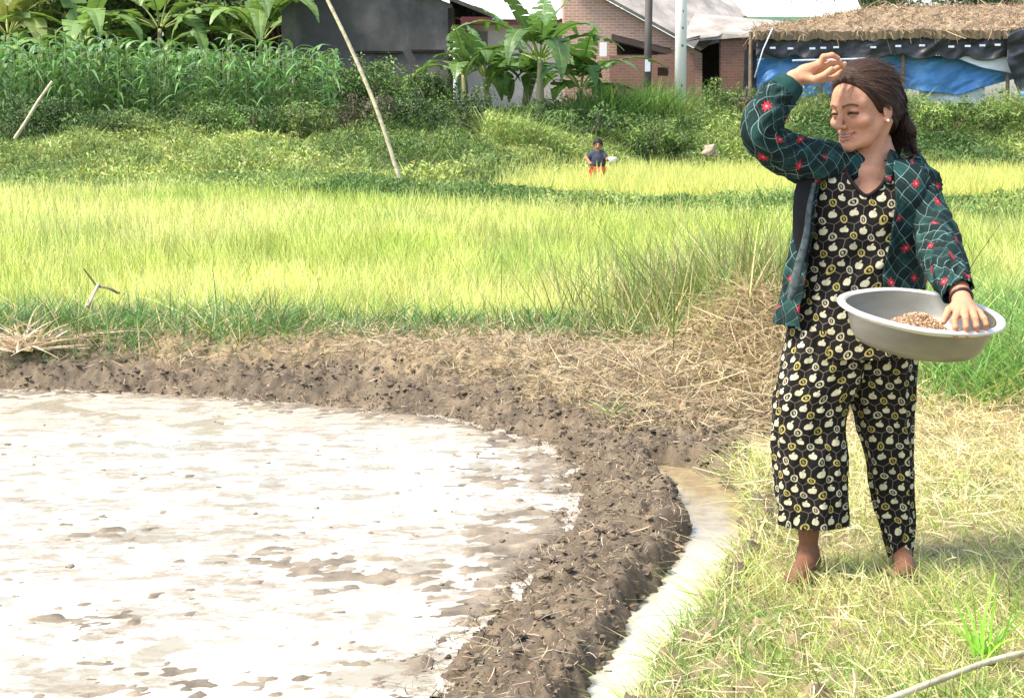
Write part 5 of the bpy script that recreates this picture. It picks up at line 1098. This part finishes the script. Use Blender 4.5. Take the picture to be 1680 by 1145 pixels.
ss = SDF(Bp(955, 282, -.3) - .05, Bp(1008, 244, .3) + .05, .008); ss.ell(Bp(980.5, 264), (.145, .105, .185), .03); ss.cap(Bp(975, 252), Bp(986, 252), .055, .055, .03)
for a, b in (((974, 252, 0), (966, 258, -.03)), ((988, 252, 0), (993, 258, -.03))): ss.cap(Bp(*a), Bp(*b), .055, .052, .02)
V, Q = ss.mesh(); mesh_np("shirt", V, Q, None, None, None, True, plain("navy_shirt", (.045, .05, .075), .85, .2, 20, .3), boy)
ss = SDF(Bp(960, 302, -.3) - .05, Bp(1000, 270, .3) + .05, .008); ss.cap(Bp(977, 280), Bp(984, 280), .11, .11, .02); ss.cap(Bp(976, 282), Bp(974, 293), .082, .078, .02); ss.cap(Bp(986, 282), Bp(988, 293), .082, .078, .02); V, Q = ss.mesh(); mesh_np("shorts", V, Q, None, None, None, True, plain("red_shorts", (.50, .05, .03), .85, .2, 20, .2), boy)
p = Bp(1005, 261, -.20); V, Q = [], []
th = np.arange(24) / 24 * 2 * np.pi; pr = [(.03, -.07), (.055, -.065), (.07, -.01), (.078, .03), (.072, .03), (.062, -.008), (.03, -.055)]
V = np.concatenate([p + np.stack([a * np.cos(th), a * np.sin(th), np.full(24, b)], 1) for a, b in pr] + [[p + [0, 0, -.07]], [p + [0, 0, -.055]]]); i = np.arange(7 * 24).reshape(7, 24); j = np.roll(i, -1, 1)
tag(mesh_np("bowl", V, np.stack([i[:-1], j[:-1], j[1:], i[1:]], -1).reshape(-1, 4), [(168, (k + 1) % 24, k) for k in range(24)] + [(169, 144 + k, 144 + (k + 1) % 24) for k in range(24)], None, None, True, plain("white_enamel", (.8, .8, .78), .3, .5, 10, .03)), "small white bowl in the boy's hand", "bowl")
# pale sack caught in the weeds
p = at(1166, 247, 34.6); s_ = SDF(p - .35, p + .35, .012); s_.ell(p + [-.05, 0, -.05], (.10, .10, .09), .02); s_.ell(p + [.04, 0, .04], (.07, .07, .09), .05); s_.cap(p + [.02, 0, .08], p + [-.10, 0, .06], .05, .04, .04); s_.cap(p + [-.10, .05, -.06], p + [.12, .05, -.10], .07, .06, .04); s_.cap(p + [-.16, -.10, .05], p + [.05, -.12, -.02], .018, .012, .04, 'sub'); s_.cap(p + [-.1, -.12, -.06], p + [.08, -.11, -.10], .014, .012, .04, 'sub'); V, Q = s_.mesh()
V += (.022 * np.stack([noise(V[:,0]*14, V[:,1]*14, V[:,2]*14, q) for q in range(3)], 1)); tag(mesh_np("sack", V, Q, None, None, None, True, plain("pale_sack", (.34, .27, .20), .8, .2, 12, .25)), "crumpled pale sack caught in the weeds right of the boy", "sack")

# ================================================================== SMALL THINGS ON THE NEAR BUND
def tuft(px, Y, z, n, L, W_, col, label, name, cat, up=1.0, spread=.06, seed=1, bend=.6, mat=None, cone=.6):
    r = np.random.default_rng(seed); x = xat(px, Y, z); D = np.stack([r.normal(size=n) * cone, r.normal(size=n) * cone * .7, np.abs(r.normal(size=n)) * up + .15], 1); P = np.stack([x + r.normal(size=n) * spread, Y + r.normal(size=n) * spread, np.full(n, z)], 1)
    V, Q, C = blades(P, D, L * r.lognormal(0, .3, n), W_, D / np.linalg.norm(D, axis=1)[:, None] * [bend, bend, -.3] + r.normal(size=(n, 3)) * .15, 5, .8, varcol(col, n, .2, .05)); return tag(mesh_np(name, V, Q, None, C, None, True, mat or M_STRAW), label, cat)
zb = float(ground_z(np.array([xat(45, 9.0, .1)]), np.array([9.0]), False)[0])
tuft(42, 8.9, zb, 150, .19, .013, (.66, .52, .36), "tuft of pale dry leaves on the mud bund at the left edge", "dry_tuft", "dry plant", .5, .05, 4, .8)
tuft(1612, 3.95, 0, 26, .16, .008, (.26, .50, .06), "bright green tuft of grass beside the bamboo cane", "grass_tuft", "grass tuft", 2.2, .015, 6, .3, M_GRASS, .35)
tuft(1010, 7.2, .02, 22, .13, .008, (.36, .40, .18), "small pale green tuft at the foot of the bund near the ditch", "grass_tuft", "grass tuft", .7, .02, 9, .6, M_GRASS, .7)
V, Q, T = tube(catmull([at(137, 441, 9.7), at(150, 458, 9.7), at(160, 469, 9.68), at(178, 473, 9.6), at(196, 482, 9.6)], 30), np.linspace(.004, .009, 30), 7); tag(mesh_np("twig", V, Q, T, None, None, True, M_BARK), "thin dark crooked twig on the bund near the left edge", "twig")
V, Q, T = tube(catmull([at(144, 503, 9.55), at(152, 487, 9.6), at(162, 466, 9.65)], 12), [.014]*2 + [.010]*10, 8); tag(mesh_np("stick", V, Q, T, None, None, True, plain("peeled_wood", (.42, .37, .29), .6, .3, 20, .1)), "short white peeled stick standing in the grass on the bund", "stick")
